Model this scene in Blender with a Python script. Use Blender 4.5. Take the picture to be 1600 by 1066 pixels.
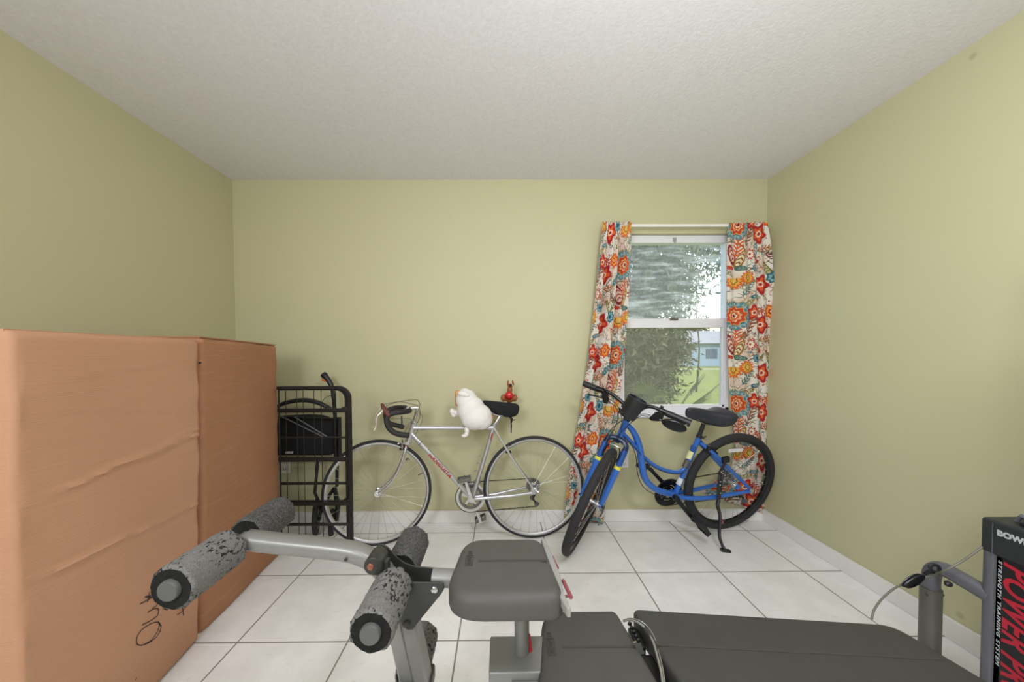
import bpy, math, random
from mathutils import Vector, Matrix
PI = math.pi
C = bpy.context.scene.collection
for o in list(bpy.data.objects): bpy.data.objects.remove(o)

# ------------------------------------------------------------------ camera
F, CX, CY = 563.8, 786.95, 569.65          # focal length and optical centre of the lens, in pixels of a 1600 frame
YAW, PIT, ROL, EYE = .0061, .0254, .0044, 1.203
cam_d = bpy.data.cameras.new('camera'); cam = bpy.data.objects.new('camera', cam_d); C.objects.link(cam)
cam_d.sensor_width = 36; cam_d.lens = F / 1600 * 36
cam_d.shift_x = (800 - CX) / 1600; cam_d.shift_y = (CY - 533) / 1600
cam_d.clip_start = .03; cam_d.clip_end = 300
_r = Vector((math.cos(YAW), -math.sin(YAW), 0)); _fh = Vector((math.sin(YAW), math.cos(YAW), 0)); _z = Vector((0, 0, 1))
_f = _fh * math.cos(PIT) - _z * math.sin(PIT); _u = _fh * math.sin(PIT) + _z * math.cos(PIT)
CR = _r * math.cos(ROL) - _u * math.sin(ROL); CU = _r * math.sin(ROL) + _u * math.cos(ROL)
_m = Matrix((CR, CU, -_f)).transposed().to_4x4(); _m.translation = Vector((0, 0, EYE))
cam.matrix_world = _m
bpy.context.scene.camera = cam

# ------------------------------------------------------------------ world, lights, exposure
sc = bpy.context.scene
sc.view_settings.view_transform = 'Standard'; sc.view_settings.look = 'None'
sc.view_settings.gamma = 1; sc.view_settings.use_curve_mapping = False
sc.view_settings.exposure = -.07
w = bpy.data.worlds.new('sky'); sc.world = w; w.use_nodes = True
wn = w.node_tree.nodes; wl = w.node_tree.links
sky = wn.new('ShaderNodeTexSky'); sky.sky_type = 'NISHITA'; sky.sun_elevation = math.radians(42); sky.sun_rotation = math.radians(60)
sky.sun_disc = False; sky.air_density = 1.0; sky.dust_density = 2.5
wl.new(sky.outputs[0], wn['Background'].inputs[0]); wn['Background'].inputs[1].default_value = .55
def lamp(kind, name, loc, target, energy, color=(1, 1, 1), **k):
    d = bpy.data.lights.new(name, kind); o = bpy.data.objects.new(name, d); C.objects.link(o)
    o.location = loc; o.rotation_euler = (Vector(target) - Vector(loc)).to_track_quat('-Z', 'Y').to_euler()
    d.energy = energy; d.color = color
    for a, b in k.items(): setattr(d, a, b)
    return o
lamp('SUN', 'sun', (6, -6, 12), (2, 8, 0), 3.0, (1, .95, .86), angle=math.radians(1.5))
lamp('AREA', 'rear_fill_light', (-.95, -1.0, 1.85), (1.2, 2.2, .45), 41, (.93, .965, 1), shape='RECTANGLE', size=.8, size_y=.9)  # added fill from behind the camera, not a known doorway
lamp('AREA', 'overhead_fill_light', (.75, .0, 2.38), (.75, .5, 0), 26, (.95, .97, 1), shape='DISK', size=.5)  # unseen overhead fill, added to brighten floor and right wall
lamp('AREA', 'upward_fill_light', (.45, .1, 1.75), (.5, .8, 2.44), 17, (.95, .97, 1), shape='DISK', size=.5)  # added fill hanging in mid-air, lifts the ceiling tone like bounced flash

# ------------------------------------------------------------------ measuring helpers
class Plane:
    """a real plane in the room (origin, two axes, normal); at() reads measured points of the photograph onto it"""
    def __init__(s, O, h, up, n):
        s.O, s.h, s.up, s.n = Vector(O), Vector(h), Vector(up), Vector(n)
    def at(s, px, py, o=0.0):
        x, y = (px - CX) / F, (CY - py) / F
        d = CR * x + CU * y + _f
        e = Vector((0, 0, EYE)); q = s.O + s.n * o
        return e + d * ((q - e).dot(s.n) / d.dot(s.n))
    def L(s, a, b, o=0.0): return s.O + s.h * a + s.up * b + s.n * o
    def pts(s, l): return [s.at(*p) for p in l]
def PY(y): return Plane((0, y, 0), (1, 0, 0), (0, 0, 1), (0, -1, 0))
def PX(x): return Plane((x, 0, 0), (0, 1, 0), (0, 0, 1), (-1, 0, 0))
def PZ(z): return Plane((0, 0, z), (1, 0, 0), (0, 1, 0), (0, 0, 1))
V = Vector

# ------------------------------------------------------------------ mesh helpers
def frame(d):
    d = V(d).normalized(); a = V((0, 0, 1)) if abs(d.z) < .9 else V((1, 0, 0))
    u = d.cross(a).normalized(); return d, u, d.cross(u).normalized()
def smooth(p, n=6, closed=False):
    p = [V(q) for q in p]; N = len(p); out = []
    for i in range(N if closed else N - 1):
        if closed: a, b, c, d = p[i - 1], p[i], p[(i + 1) % N], p[(i + 2) % N]
        else: b, c = p[i], p[i + 1]; a = p[i - 1] if i else b * 2 - c; d = p[i + 2] if i + 2 < N else c * 2 - b
        for k in range(n):
            t = k / n
            out.append(.5 * ((2 * b) + (c - a) * t + (2 * a - 5 * b + 4 * c - d) * t * t + (3 * b - a - 3 * c + d) * t ** 3))
    if not closed: out.append(p[-1])
    return out
def lerpl(a, n):                      # spread a short list of numbers over n samples
    if not isinstance(a, (list, tuple)): return [a] * n
    o = []
    for i in range(n):
        t = i / (n - 1) * (len(a) - 1); k = min(int(t), len(a) - 2); o.append(a[k] + (a[k + 1] - a[k]) * (t - k))
    return o
class MB:
    def __init__(s): s.v = []; s.f = []; s.m = []; s.cm = 0
    def add(s, vs, fs, mi=None):
        b = len(s.v); s.v += [V(x) for x in vs]; s.f += [[i + b for i in f] for f in fs]; s.m += [s.cm if mi is None else mi] * len(fs); return s
    def box(s, a, b, M=None):
        x0, y0, z0 = a; x1, y1, z1 = b
        vs = [V((x, y, z)) for x in (x0, x1) for y in (y0, y1) for z in (z0, z1)]
        if M: vs = [M @ q for q in vs]
        return s.add(vs, [[0, 1, 3, 2], [4, 6, 7, 5], [0, 4, 5, 1], [2, 3, 7, 6], [0, 2, 6, 4], [1, 5, 7, 3]])
    def obox(s, c, ax, ay, az):       # oriented box, half-extent vectors
        c, ax, ay, az = map(V, (c, ax, ay, az))
        vs = [c + ax * i + ay * j + az * k for i in (-1, 1) for j in (-1, 1) for k in (-1, 1)]
        return s.add(vs, [[0, 1, 3, 2], [4, 6, 7, 5], [0, 4, 5, 1], [2, 3, 7, 6], [0, 2, 6, 4], [1, 5, 7, 3]])
    def tube(s, path, r, n=10, closed=False, flat=1.0, side=None, caps=True):
        p = [V(q) for q in path]; N = len(p); R = lerpl(r, N); T = []
        for i in range(N):
            if closed: t = p[(i + 1) % N] - p[i - 1]
            else: t = p[min(i + 1, N - 1)] - p[max(i - 1, 0)]
            T.append(t.normalized() if t.length > 1e-9 else V((0, 0, 1)))
        if side is not None: u = V(side)
        else: u = frame(T[0])[1]
        vs = []; 
        for i in range(N):
            u = (u - T[i] * u.dot(T[i])).normalized(); w_ = T[i].cross(u)
            for k in range(n):
                a = 2 * PI * k / n; vs.append(p[i] + u * math.cos(a) * R[i] + w_ * math.sin(a) * R[i] * flat)
        fs = []
        for i in range(N if closed else N - 1):
            j = (i + 1) % N
            for k in range(n): fs.append([i * n + k, i * n + (k + 1) % n, j * n + (k + 1) % n, j * n + k])
        if not closed and caps: fs.append(list(range(n))[::-1]); fs.append([(N - 1) * n + k for k in range(n)])
        return s.add(vs, fs)
    def rect(s, path, hw, hh, side, closed=False, rr=.25):   # rectangular tube, hw along side, rounded corners
        p = [V(q) for q in path]; N = len(p); vs = []; u = V(side)
        prof = []
        for sx, sy in ((1, 1), (-1, 1), (-1, -1), (1, -1)):
            c = rr * min(hw, hh)
            for q in ((0, 1), (1, 0)) if sx * sy < 0 else ((1, 0), (0, 1)):
                prof.append((sx * (hw - c * (1 - q[0])), sy * (hh - c * (1 - q[1]))))
        n = len(prof)
        for i in range(N):
            t = (p[min(i + 1, N - 1)] - p[max(i - 1, 0)]).normalized(); u2 = (u - t * u.dot(t)).normalized(); w_ = t.cross(u2)
            for a, b in prof: vs.append(p[i] + u2 * a + w_ * b)
        fs = [[i * n + k, i * n + (k + 1) % n, (i + 1) * n + (k + 1) % n, (i + 1) * n + k] for i in range(N - 1) for k in range(n)]
        fs += [list(range(n))[::-1], [(N - 1) * n + k for k in range(n)]]
        return s.add(vs, fs)
    def lathe(s, O, axis, prof, n=24, u=None, ring=False):      # prof: (along axis, radius)
        d, a, b = frame(axis)
        if u is not None: a = V(u).normalized(); b = d.cross(a).normalized()
        O = V(O); vs = []; m = len(prof)
        for z, r in prof:
            for k in range(n):
                t = 2 * PI * k / n; vs.append(O + d * z + (a * math.cos(t) + b * math.sin(t)) * r)
        fs = []
        for i in range(m if ring else m - 1):
            j = (i + 1) % m
            for k in range(n): fs.append([i * n + k, i * n + (k + 1) % n, j * n + (k + 1) % n, j * n + k])
        if not ring:
            fs.append(list(range(n))[::-1]); fs.append([(m - 1) * n + k for k in range(n)])
        return s.add(vs, fs)
    def cyl(s, a, b, r, n=16, r2=None, bev=0.0):
        a, b = V(a), V(b); L = (b - a).length; r2 = r if r2 is None else r2
        if bev: pr = [(0, r - bev), (bev * .3, r - bev * .3), (bev, r), (L - bev, r2), (L - bev * .3, r2 - bev * .3), (L, r2 - bev)]
        else: pr = [(0, r), (L, r2)]
        return s.lathe(a, b - a, pr, n)
    def ell(s, c, rx, ry, rz, n=18, m=12, ax=None):
        c = V(c); A = ax or ((1, 0, 0), (0, 1, 0), (0, 0, 1)); A = [V(q) for q in A]; vs = []; fs = []
        for i in range(m + 1):
            t = PI * i / m
            for k in range(n):
                a = 2 * PI * k / n
                vs.append(c + A[0] * rx * math.sin(t) * math.cos(a) + A[1] * ry * math.sin(t) * math.sin(a) + A[2] * rz * math.cos(t))
        for i in range(m):
            for k in range(n): fs.append([i * n + k, (i + 1) * n + k, (i + 1) * n + (k + 1) % n, i * n + (k + 1) % n])
        return s.add(vs, fs)
    def prism(s, poly, d):            # polygon (3D points) pushed along d
        poly = [V(q) for q in poly]; d = V(d); n = len(poly)
        return s.add(poly + [q + d for q in poly], [list(range(n))[::-1], [n + i for i in range(n)]] + [[i, (i + 1) % n, n + (i + 1) % n, n + i] for i in range(n)])
def rounded(poly, r, seg=6):          # 2D polygon with corner radii (scalar or list)
    out = []; n = len(poly); rs = r if isinstance(r, (list, tuple)) else [r] * n
    for i in range(n):
        p = V(poly[i]).to_2d() if len(poly[i]) > 2 else V(poly[i]); a = V(poly[i - 1]); b = V(poly[(i + 1) % n]); R = rs[i]
        if R < 1e-5: out.append(p); continue
        d1 = (a - p).normalized(); d2 = (b - p).normalized(); ang = d1.angle(d2); t = R / math.tan(ang / 2)
        t = min(t, (a - p).length * .48, (b - p).length * .48); p1 = p + d1 * t; p2 = p + d2 * t
        for k in range(seg + 1):
            q = k / seg; out.append(p1 * (1 - q) ** 2 + p * 2 * q * (1 - q) + p2 * q * q)
    return out
def pad(mb, outline, z0, z1, r, T, seg=5, bot=None):   # upholstered slab: 2D outline, rounded rim
    n = len(outline); bot = r * .4 if bot is None else bot
    nor = []
    for i in range(n):
        d1 = (outline[i] - outline[i - 1]).normalized(); d2 = (outline[(i + 1) % n] - outline[i]).normalized()
        a = V((d1.y, -d1.x)); b = V((d2.y, -d2.x)); nor.append((a + b).normalized())
    rings = []
    for k in range(4): a = PI / 2 * k / 3; rings.append((bot * (1 - math.sin(a)), z0 + bot * (1 - math.cos(a))))
    for k in range(seg + 1): a = PI / 2 * k / seg; rings.append((r * (1 - math.cos(a)), z1 - r + r * math.sin(a)))
    rings.append((r * 1.35, z1 + .001))
    vs = []; cen = sum(outline, V((0, 0))) / n
    for q_, (ins, z) in enumerate(rings):
        for i in range(n):
            p = outline[i] - nor[i] * min(ins, r)
            if q_ == len(rings) - 1: p = p + (cen - p) * .06
            vs.append(T(p.x, p.y, z))
    m = len(rings)
    fs = [[i * n + k, i * n + (k + 1) % n, (i + 1) * n + (k + 1) % n, (i + 1) * n + k] for i in range(m - 1) for k in range(n)]
    fs += [list(range(n))[::-1], [(m - 1) * n + k for k in range(n)]]
    mb.add(vs, fs)
def obj(name, mb, mat, parent=None, bevel=0, angle=35, segs=2, uv=None):
    me = bpy.data.meshes.new(name); me.from_pydata([tuple(q) for q in mb.v], [], mb.f)
    for m_ in (mat if isinstance(mat, (list, tuple)) else [mat]): me.materials.append(m_)
    me.polygons.foreach_set('material_index', mb.m); me.polygons.foreach_set('use_smooth', [True] * len(mb.f))
    if uv:
        l = me.uv_layers.new(name='UVMap')
        for lp in me.loops: l.data[lp.index].uv = uv[lp.vertex_index]
    me.update()
    import bmesh
    bm = bmesh.new(); bm.from_mesh(me); bmesh.ops.recalc_face_normals(bm, faces=bm.faces); bm.to_mesh(me); bm.free()
    me.set_sharp_from_angle(angle=math.radians(angle))
    o = bpy.data.objects.new(name, me); C.objects.link(o)
    if parent is not None: 
        o.parent = parent; me.transform(world_of(parent).inverted())
    else:                             # origin at the middle of its base
        c = sum(mb.v, V((0, 0, 0))) / len(mb.v); c.z = min(q.z for q in mb.v); me.transform(Matrix.Translation(-c)); o.location = c
    if bevel:
        b = o.modifiers.new('bevel', 'BEVEL'); b.width = bevel; b.segments = segs; b.limit_method = 'ANGLE'; b.angle_limit = math.radians(40)
    return o
def world_of(o):
    m_ = Matrix.Translation(o.location)
    return (world_of(o.parent) @ m_) if o.parent else m_
def tag(o, label=None, cat=None, group=None, kind=None):
    for k, q in (('label', label), ('category', cat), ('group', group), ('kind', kind)):
        if q: o[k] = q
    return o
def thing(name, loc, label, cat, group=None):
    o = bpy.data.objects.new(name, None); C.objects.link(o); o.location = loc; o.empty_display_size = .05
    return tag(o, label, cat, group)
def struct(name, mb, m_, parent=None, **k):
    o = obj(name, mb, m_, parent, **k)
    if parent is None: o['kind'] = 'structure'
    return o
def text_obj(name, body, O, ax, ay, size, mat, parent, depth=.0004, shear=0, sx=1, bold=0, spacing=1, align='LEFT', fit=0):
    cu = bpy.data.curves.new(name, 'FONT'); cu.body = body; cu.size = size; cu.shear = shear; cu.offset = bold; cu.extrude = 0; cu.space_character = spacing
    cu.align_x = align; cu.resolution_u = 3
    t = bpy.data.objects.new('tmp', cu); C.objects.link(t); dg = bpy.context.evaluated_depsgraph_get()
    me = bpy.data.meshes.new_from_object(t.evaluated_get(dg)); bpy.data.objects.remove(t)
    if fit: xs_ = [q.co.x for q in me.vertices]; sx = fit / (max(xs_) - min(xs_))
    O, ax, ay = V(O), V(ax).normalized(), V(ay).normalized(); n = ax.cross(ay)
    mb = MB(); flat = [O + ax * (q.co.x * sx) + ay * q.co.y + n * depth for q in me.vertices]
    mb.add(flat, [list(p.vertices) for p in me.polygons])
    base = len(flat); mb.v += [q - n * depth * .98 for q in flat]
    ed = {}
    for p in me.polygons:
        vs = list(p.vertices)
        for i in range(len(vs)):
            a, b = vs[i], vs[(i + 1) % len(vs)]; ed[(a, b)] = 1
    for (a, b) in list(ed):
        if (b, a) not in ed: mb.f.append([a, b, b + base, a + base][::-1]); mb.m.append(0)
    return obj(name, mb, mat, parent)

# ------------------------------------------------------------------ materials
def lin(h):
    h = h.lstrip('#'); c = [int(h[i:i + 2], 16) / 255 for i in (0, 2, 4)]
    return tuple(((x + .055) / 1.055) ** 2.4 if x > .04045 else x / 12.92 for x in c) + (1,)
class NT:
    def __init__(s, name):
        s.mat = bpy.data.materials.new(name); s.mat.use_nodes = True; s.t = s.mat.node_tree; s.b = s.t.nodes['Principled BSDF']
    def n(s, ty, **k):
        q = s.t.nodes.new(ty)
        for a, b in k.items(): setattr(q, a, b)
        return q
    def put(s, sock, val):
        if isinstance(val, bpy.types.NodeSocket): s.t.links.new(val, sock)
        else: sock.default_value = val
    def m(s, op, a, b=0.0, c=0.0, clamp=False):
        q = s.n('ShaderNodeMath', operation=op, use_clamp=clamp); s.put(q.inputs[0], a); s.put(q.inputs[1], b); s.put(q.inputs[2], c); return q.outputs[0]
    def mix(s, f, a, b, mode='MIX'):
        q = s.n('ShaderNodeMix', data_type='RGBA', blend_type=mode); s.put(q.inputs[0], f); s.put(q.inputs[6], a); s.put(q.inputs[7], b); return q.outputs[2]
    def step(s, x, lo, hi):
        q = s.n('ShaderNodeMapRange', interpolation_type='SMOOTHSTEP'); s.put(q.inputs[0], x); q.inputs[1].default_value = lo; q.inputs[2].default_value = hi; return q.outputs[0]
    def pos(s, kind='Object'):
        return s.n('ShaderNodeTexCoord').outputs[kind]
    def wpos(s): return s.n('ShaderNodeNewGeometry').outputs['Position']
    def noise(s, vec, scale, detail=3, rough=.5, stretch=None):
        if stretch:
            mp = s.n('ShaderNodeMapping'); s.t.links.new(vec, mp.inputs[0]); mp.inputs['Scale'].default_value = stretch; vec = mp.outputs[0]
        q = s.n('ShaderNodeTexNoise'); s.t.links.new(vec, q.inputs['Vector']); q.inputs['Scale'].default_value = scale
        q.inputs['Detail'].default_value = detail; q.inputs['Roughness'].default_value = rough; return q.outputs['Fac']
    def bump(s, h, strength=.3, dist=.002):
        q = s.n('ShaderNodeBump'); s.put(q.inputs['Height'], h); q.inputs['Strength'].default_value = strength; q.inputs['Distance'].default_value = dist
        s.t.links.new(q.outputs[0], s.b.inputs['Normal'])
    def col(s, c): s.put(s.b.inputs['Base Color'], c)
    def sep(s, v):
        q = s.n('ShaderNodeSeparateXYZ'); s.t.links.new(v, q.inputs[0]); return q.outputs
def plain(name, hexc, rough=.5, metal=0.0, var=.06, scale=30, bump=0.0, bs=200, coat=0.0):
    N = NT(name); c = lin(hexc); p = N.pos()
    f = N.noise(p, scale, 4); d = tuple(x * (1 - var * 2) for x in c[:3]) + (1,); l = tuple(min(1, x * (1 + var)) for x in c[:3]) + (1,)
    N.col(N.mix(f, d, l)); N.b.inputs['Roughness'].default_value = rough; N.b.inputs['Metallic'].default_value = metal
    N.b.inputs['Coat Weight'].default_value = coat
    if bump: N.bump(N.noise(p, bs, 4), bump, .001)
    return N.mat
def wall_mat(name, hexc):
    N = NT(name); p = N.wpos(); c = lin(hexc); f = N.noise(p, 1.3, 3)
    base = N.mix(f, tuple(x * .97 for x in c[:3]) + (1,), c)
    for sp_ in ((1.891, 1.462, 2.391, .018), (1.891, 1.453, .119, .02)):     # two old smudges on the right-hand wall
        vm = N.n('ShaderNodeVectorMath', operation='DISTANCE'); N.t.links.new(p, vm.inputs[0]); vm.inputs[1].default_value = sp_[:3]
        base = N.mix(N.m('MULTIPLY', N.m('SUBTRACT', 1.0, N.step(vm.outputs['Value'], sp_[3] * .3, sp_[3])), .35), base, lin('7A7558'))
    N.col(base); N.b.inputs['Roughness'].default_value = .55
    N.bump(N.noise(p, 90, 3), .12, .002); return N.mat
M = {}
M['wall'] = wall_mat('green_wall_paint', 'C5C19C')
N = NT('ceiling_texture'); p = N.wpos(); N.col(N.mix(N.noise(p, 60, 4), lin('DCDADF'), lin('EFEDF3'))); N.b.inputs['Roughness'].default_value = .9
N.bump(N.noise(p, 75, 5, .65), .35, .004); M['ceiling'] = N.mat
M['trim'] = plain('white_trim_paint', 'E9E7E4', .4, var=.02, scale=6)
M['frame_white'] = plain('white_window_frame', 'E4E4EA', .35, var=.02, scale=8)
# floor: square tiles of 0.464 m with thin dark grout
N = NT('ceramic_floor_tile'); p = N.wpos(); xyz = N.sep(p); S, TX, TY = .4639, -.1886, 2.4214
gx = N.m('FRACT', N.m('DIVIDE', N.m('SUBTRACT', xyz[0], TX - 20 * S), S)); gy = N.m('FRACT', N.m('DIVIDE', N.m('SUBTRACT', xyz[1], TY - 20 * S), S))
ex = N.m('MINIMUM', gx, N.m('SUBTRACT', 1.0, gx)); ey = N.m('MINIMUM', gy, N.m('SUBTRACT', 1.0, gy)); e = N.m('MINIMUM', ex, ey)
gr = N.step(e, .0048, .0090)
tile = N.mix(N.step(N.noise(p, 7, 6, .6), .35, .7), lin('E9E8E8'), lin('F2F1F2'))
tile = N.mix(N.step(N.noise(p, 26, 5, .7, (1, 2.4, 1)), .57, .72), tile, lin('DFDDD9'))
N.col(N.mix(gr, lin('8B817C'), tile)); N.put(N.b.inputs['Roughness'], N.m('SUBTRACT', .75, N.m('MULTIPLY', gr, .43)))
N.bump(gr, .5, .002); M['floor'] = N.mat
M['chrome'] = plain('polished_alloy', 'D9D9DC', .22, .95, .04)
M['silver'] = plain('silver_frame_paint', 'C9C9CE', .28, .75, .04, coat=.4)
M['rimsilver'] = plain('brushed_rim_alloy', 'C6C6C8', .35, .8, .05)
M['spoke'] = plain('steel_spoke', 'B4B4B0', .35, .8)
M['tyre'] = plain('black_tyre_rubber', '26272B', .75, 0, .1, 80, .3, 400)
M['tyre2'] = plain('dusty_tyre_rubber', '2B2A2E', .8, 0, .2, 50, .5, 300)
M['black'] = plain('black_plastic', '1E1F23', .45, 0, .1)
M['blacktape'] = plain('black_bar_tape', '222222', .6, 0, .1, 60, .3)
M['blackmetal'] = plain('black_powder_coat', '1C1B1B', .4, .2, .12)
M['blackgloss'] = plain('gloss_black_metal', '17181C', .25, .3, .1)
M['fabric'] = plain('black_nylon_fabric', '131418', .85, 0, .2, 60, .3, 500)
M['brown'] = plain('brown_rubber_hood', '6A3B33', .6, 0, .12, 60)
M['creamlever'] = plain('cream_alloy_lever', 'D8D3C0', .35, .4, .05)
M['cable'] = plain('grey_brown_cable_housing', '76705A', .5, 0, .1)
M['cablek'] = plain('black_cable_housing', '1B1C20', .5, 0, .1)
M['red'] = plain('red_decal', 'A8262A', .5)
M['pinkred'] = plain('dull_red_pin', '8E4650', .5)
M['chain'] = plain('oily_chain', '38352E', .5, .6, .2, 300)
M['gearmetal'] = plain('grey_gear_metal', '7C7A76', .35, .8, .15, 80)
M['blue'] = plain('blue_bicycle_paint', '2868C4', .28, .15, .04, 10, coat=.6)
M['darkblue'] = plain('navy_bicycle_paint', '1B4E9C', .3, .15, .06, 10, coat=.6)
M['navy'] = plain('deep_navy_paint', '1D3158', .35, .15, .1, 10, coat=.4)
M['yellow'] = plain('yellow_decal', 'E3D94A', .5)
M['cream'] = plain('pale_yellow_decal', 'E2E0A8', .5)
M['whitedecal'] = plain('white_decal', 'DADBE0', .5)
M['saddle'] = plain('dark_saddle_vinyl', '2A2C36', .5, 0, .08, 40, .1)
M['plushw'] = plain('white_plush', 'EDE9E6', .95, 0, .02, 20, .4, 300)
M['plusho'] = plain('orange_plush', 'DCA06A', .95, 0, .05, 20, .4, 300)
M['toybrown'] = plain('brown_toy_plastic', '9C5A34', .6)
M['toyred'] = plain('shiny_red_toy', 'C0151C', .25, coat=.6)
M['orange'] = plain('orange_lever', 'D0622A', .5)
M['plate'] = plain('white_outlet_plastic', 'E8E6E2', .4, var=.02)
M['slot'] = plain('dark_slot', '2A2826', .8)
M['gymtube'] = plain('light_grey_gym_tube', '8B8A87', .38, .3, .10, 9, .1, 60)
M['gymgrey'] = plain('mid_grey_gym_paint', '7F7F7D', .4, .2, .06, 12)
M['gympost'] = plain('blue_grey_gym_paint', '62636B', .35, .2, .06, 12)
M['sleeve'] = plain('dark_grey_sleeve', '5A5852', .45, .1, .06); M['gymplate'] = plain('charcoal_plate', '3A3A38', .4, .3, .1)
M['hub'] = plain('grey_end_cap', '575856', .5, 0, .04)
M['copper'] = plain('copper_bolt', '9A6450', .35, .6)
M['towerpanel'] = plain('black_tower_panel', '0A0D12', .4, 0, .08)
M['towercap'] = plain('dark_green_black_cap', '23282A', .45, 0, .06)
M['towerred'] = plain('crimson_lettering', 'B01830', .5, 0, .03)
M['towerwhite'] = plain('grey_white_lettering', 'B9BFC4', .5, 0, .03)
M['marker'] = plain('marker_ink', '2A1E1C', .8)
M['gymcable'] = plain('pale_coated_cable', '8F8E86', .35, .2); M['duskcable'] = plain('olive_grey_cable', '6E6C60', .4)
M['steel'] = plain('bright_steel', 'C4C5C8', .25, .9)
def padmat(name, a, b, sc_=700):
    N = NT(name); p = N.pos(); N.col(N.mix(N.noise(p, 14, 4), lin(a), lin(b))); N.b.inputs['Roughness'].default_value = .6
    N.bump(N.noise(p, sc_, 3), .5, .0006); return N.mat
M['pad'] = padmat('grey_leatherette', '494744', '524F4C'); M['pad2'] = padmat('dark_grey_leatherette', '41403D', '4B4946')
M['pad3'] = padmat('charcoal_leatherette', '363532', '3F3E3B'); M['groove'] = plain('seam_groove', '3F3E3B', .7)
M['padedge'] = padmat('pale_pad_back_edge', '8E8D8A', '9A9996')
# foam with a worn pale skin and black pits
N = NT('worn_grey_foam'); p = N.pos(); big = N.noise(p, 9, 3); pits = N.noise(p, 150, 4, .62, (1, .5, 1)); base = N.mix(N.noise(p, 300, 3), lin('504F4D'), lin('888683'))
msk = N.step(N.m('ADD', pits, N.m('MULTIPLY', N.m('SUBTRACT', big, .5), .6)), .585, .63)
N.col(N.mix(msk, base, lin('17171A'))); N.b.inputs['Roughness'].default_value = .9; N.bump(N.m('SUBTRACT', N.noise(p, 260, 2), msk), .8, .003); M['foam'] = N.mat
N = NT('dark_grey_foam'); p = N.pos(); pits = N.noise(p, 200, 4, .6); N.col(N.mix(N.step(pits, .4, .62), lin('565553'), lin('343332'))); N.b.inputs['Roughness'].default_value = .95; N.bump(pits, .7, .002); M['foamdark'] = N.mat
N = NT('raw_black_foam'); p = N.pos(); pits = N.noise(p, 120, 4, .7); N.col(N.mix(N.step(pits, .5, .75), lin('0B0B0C'), lin('1E1D1C'))); N.b.inputs['Roughness'].default_value = .95; N.bump(pits, 1, .004); M['foamend'] = N.mat
# cardboard
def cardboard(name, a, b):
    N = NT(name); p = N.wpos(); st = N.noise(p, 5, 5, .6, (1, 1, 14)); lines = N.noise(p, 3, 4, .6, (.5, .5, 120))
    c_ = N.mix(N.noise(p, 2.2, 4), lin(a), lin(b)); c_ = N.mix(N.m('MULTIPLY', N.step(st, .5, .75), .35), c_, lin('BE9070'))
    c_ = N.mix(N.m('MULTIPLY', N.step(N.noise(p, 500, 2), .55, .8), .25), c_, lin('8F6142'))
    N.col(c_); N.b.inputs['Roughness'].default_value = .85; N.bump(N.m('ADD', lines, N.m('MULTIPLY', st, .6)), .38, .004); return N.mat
M['card'] = cardboard('brown_cardboard', 'BA8A6B', 'C39578'); M['card2'] = cardboard('browner_cardboard', 'A37252', 'AF7D5D')

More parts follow.
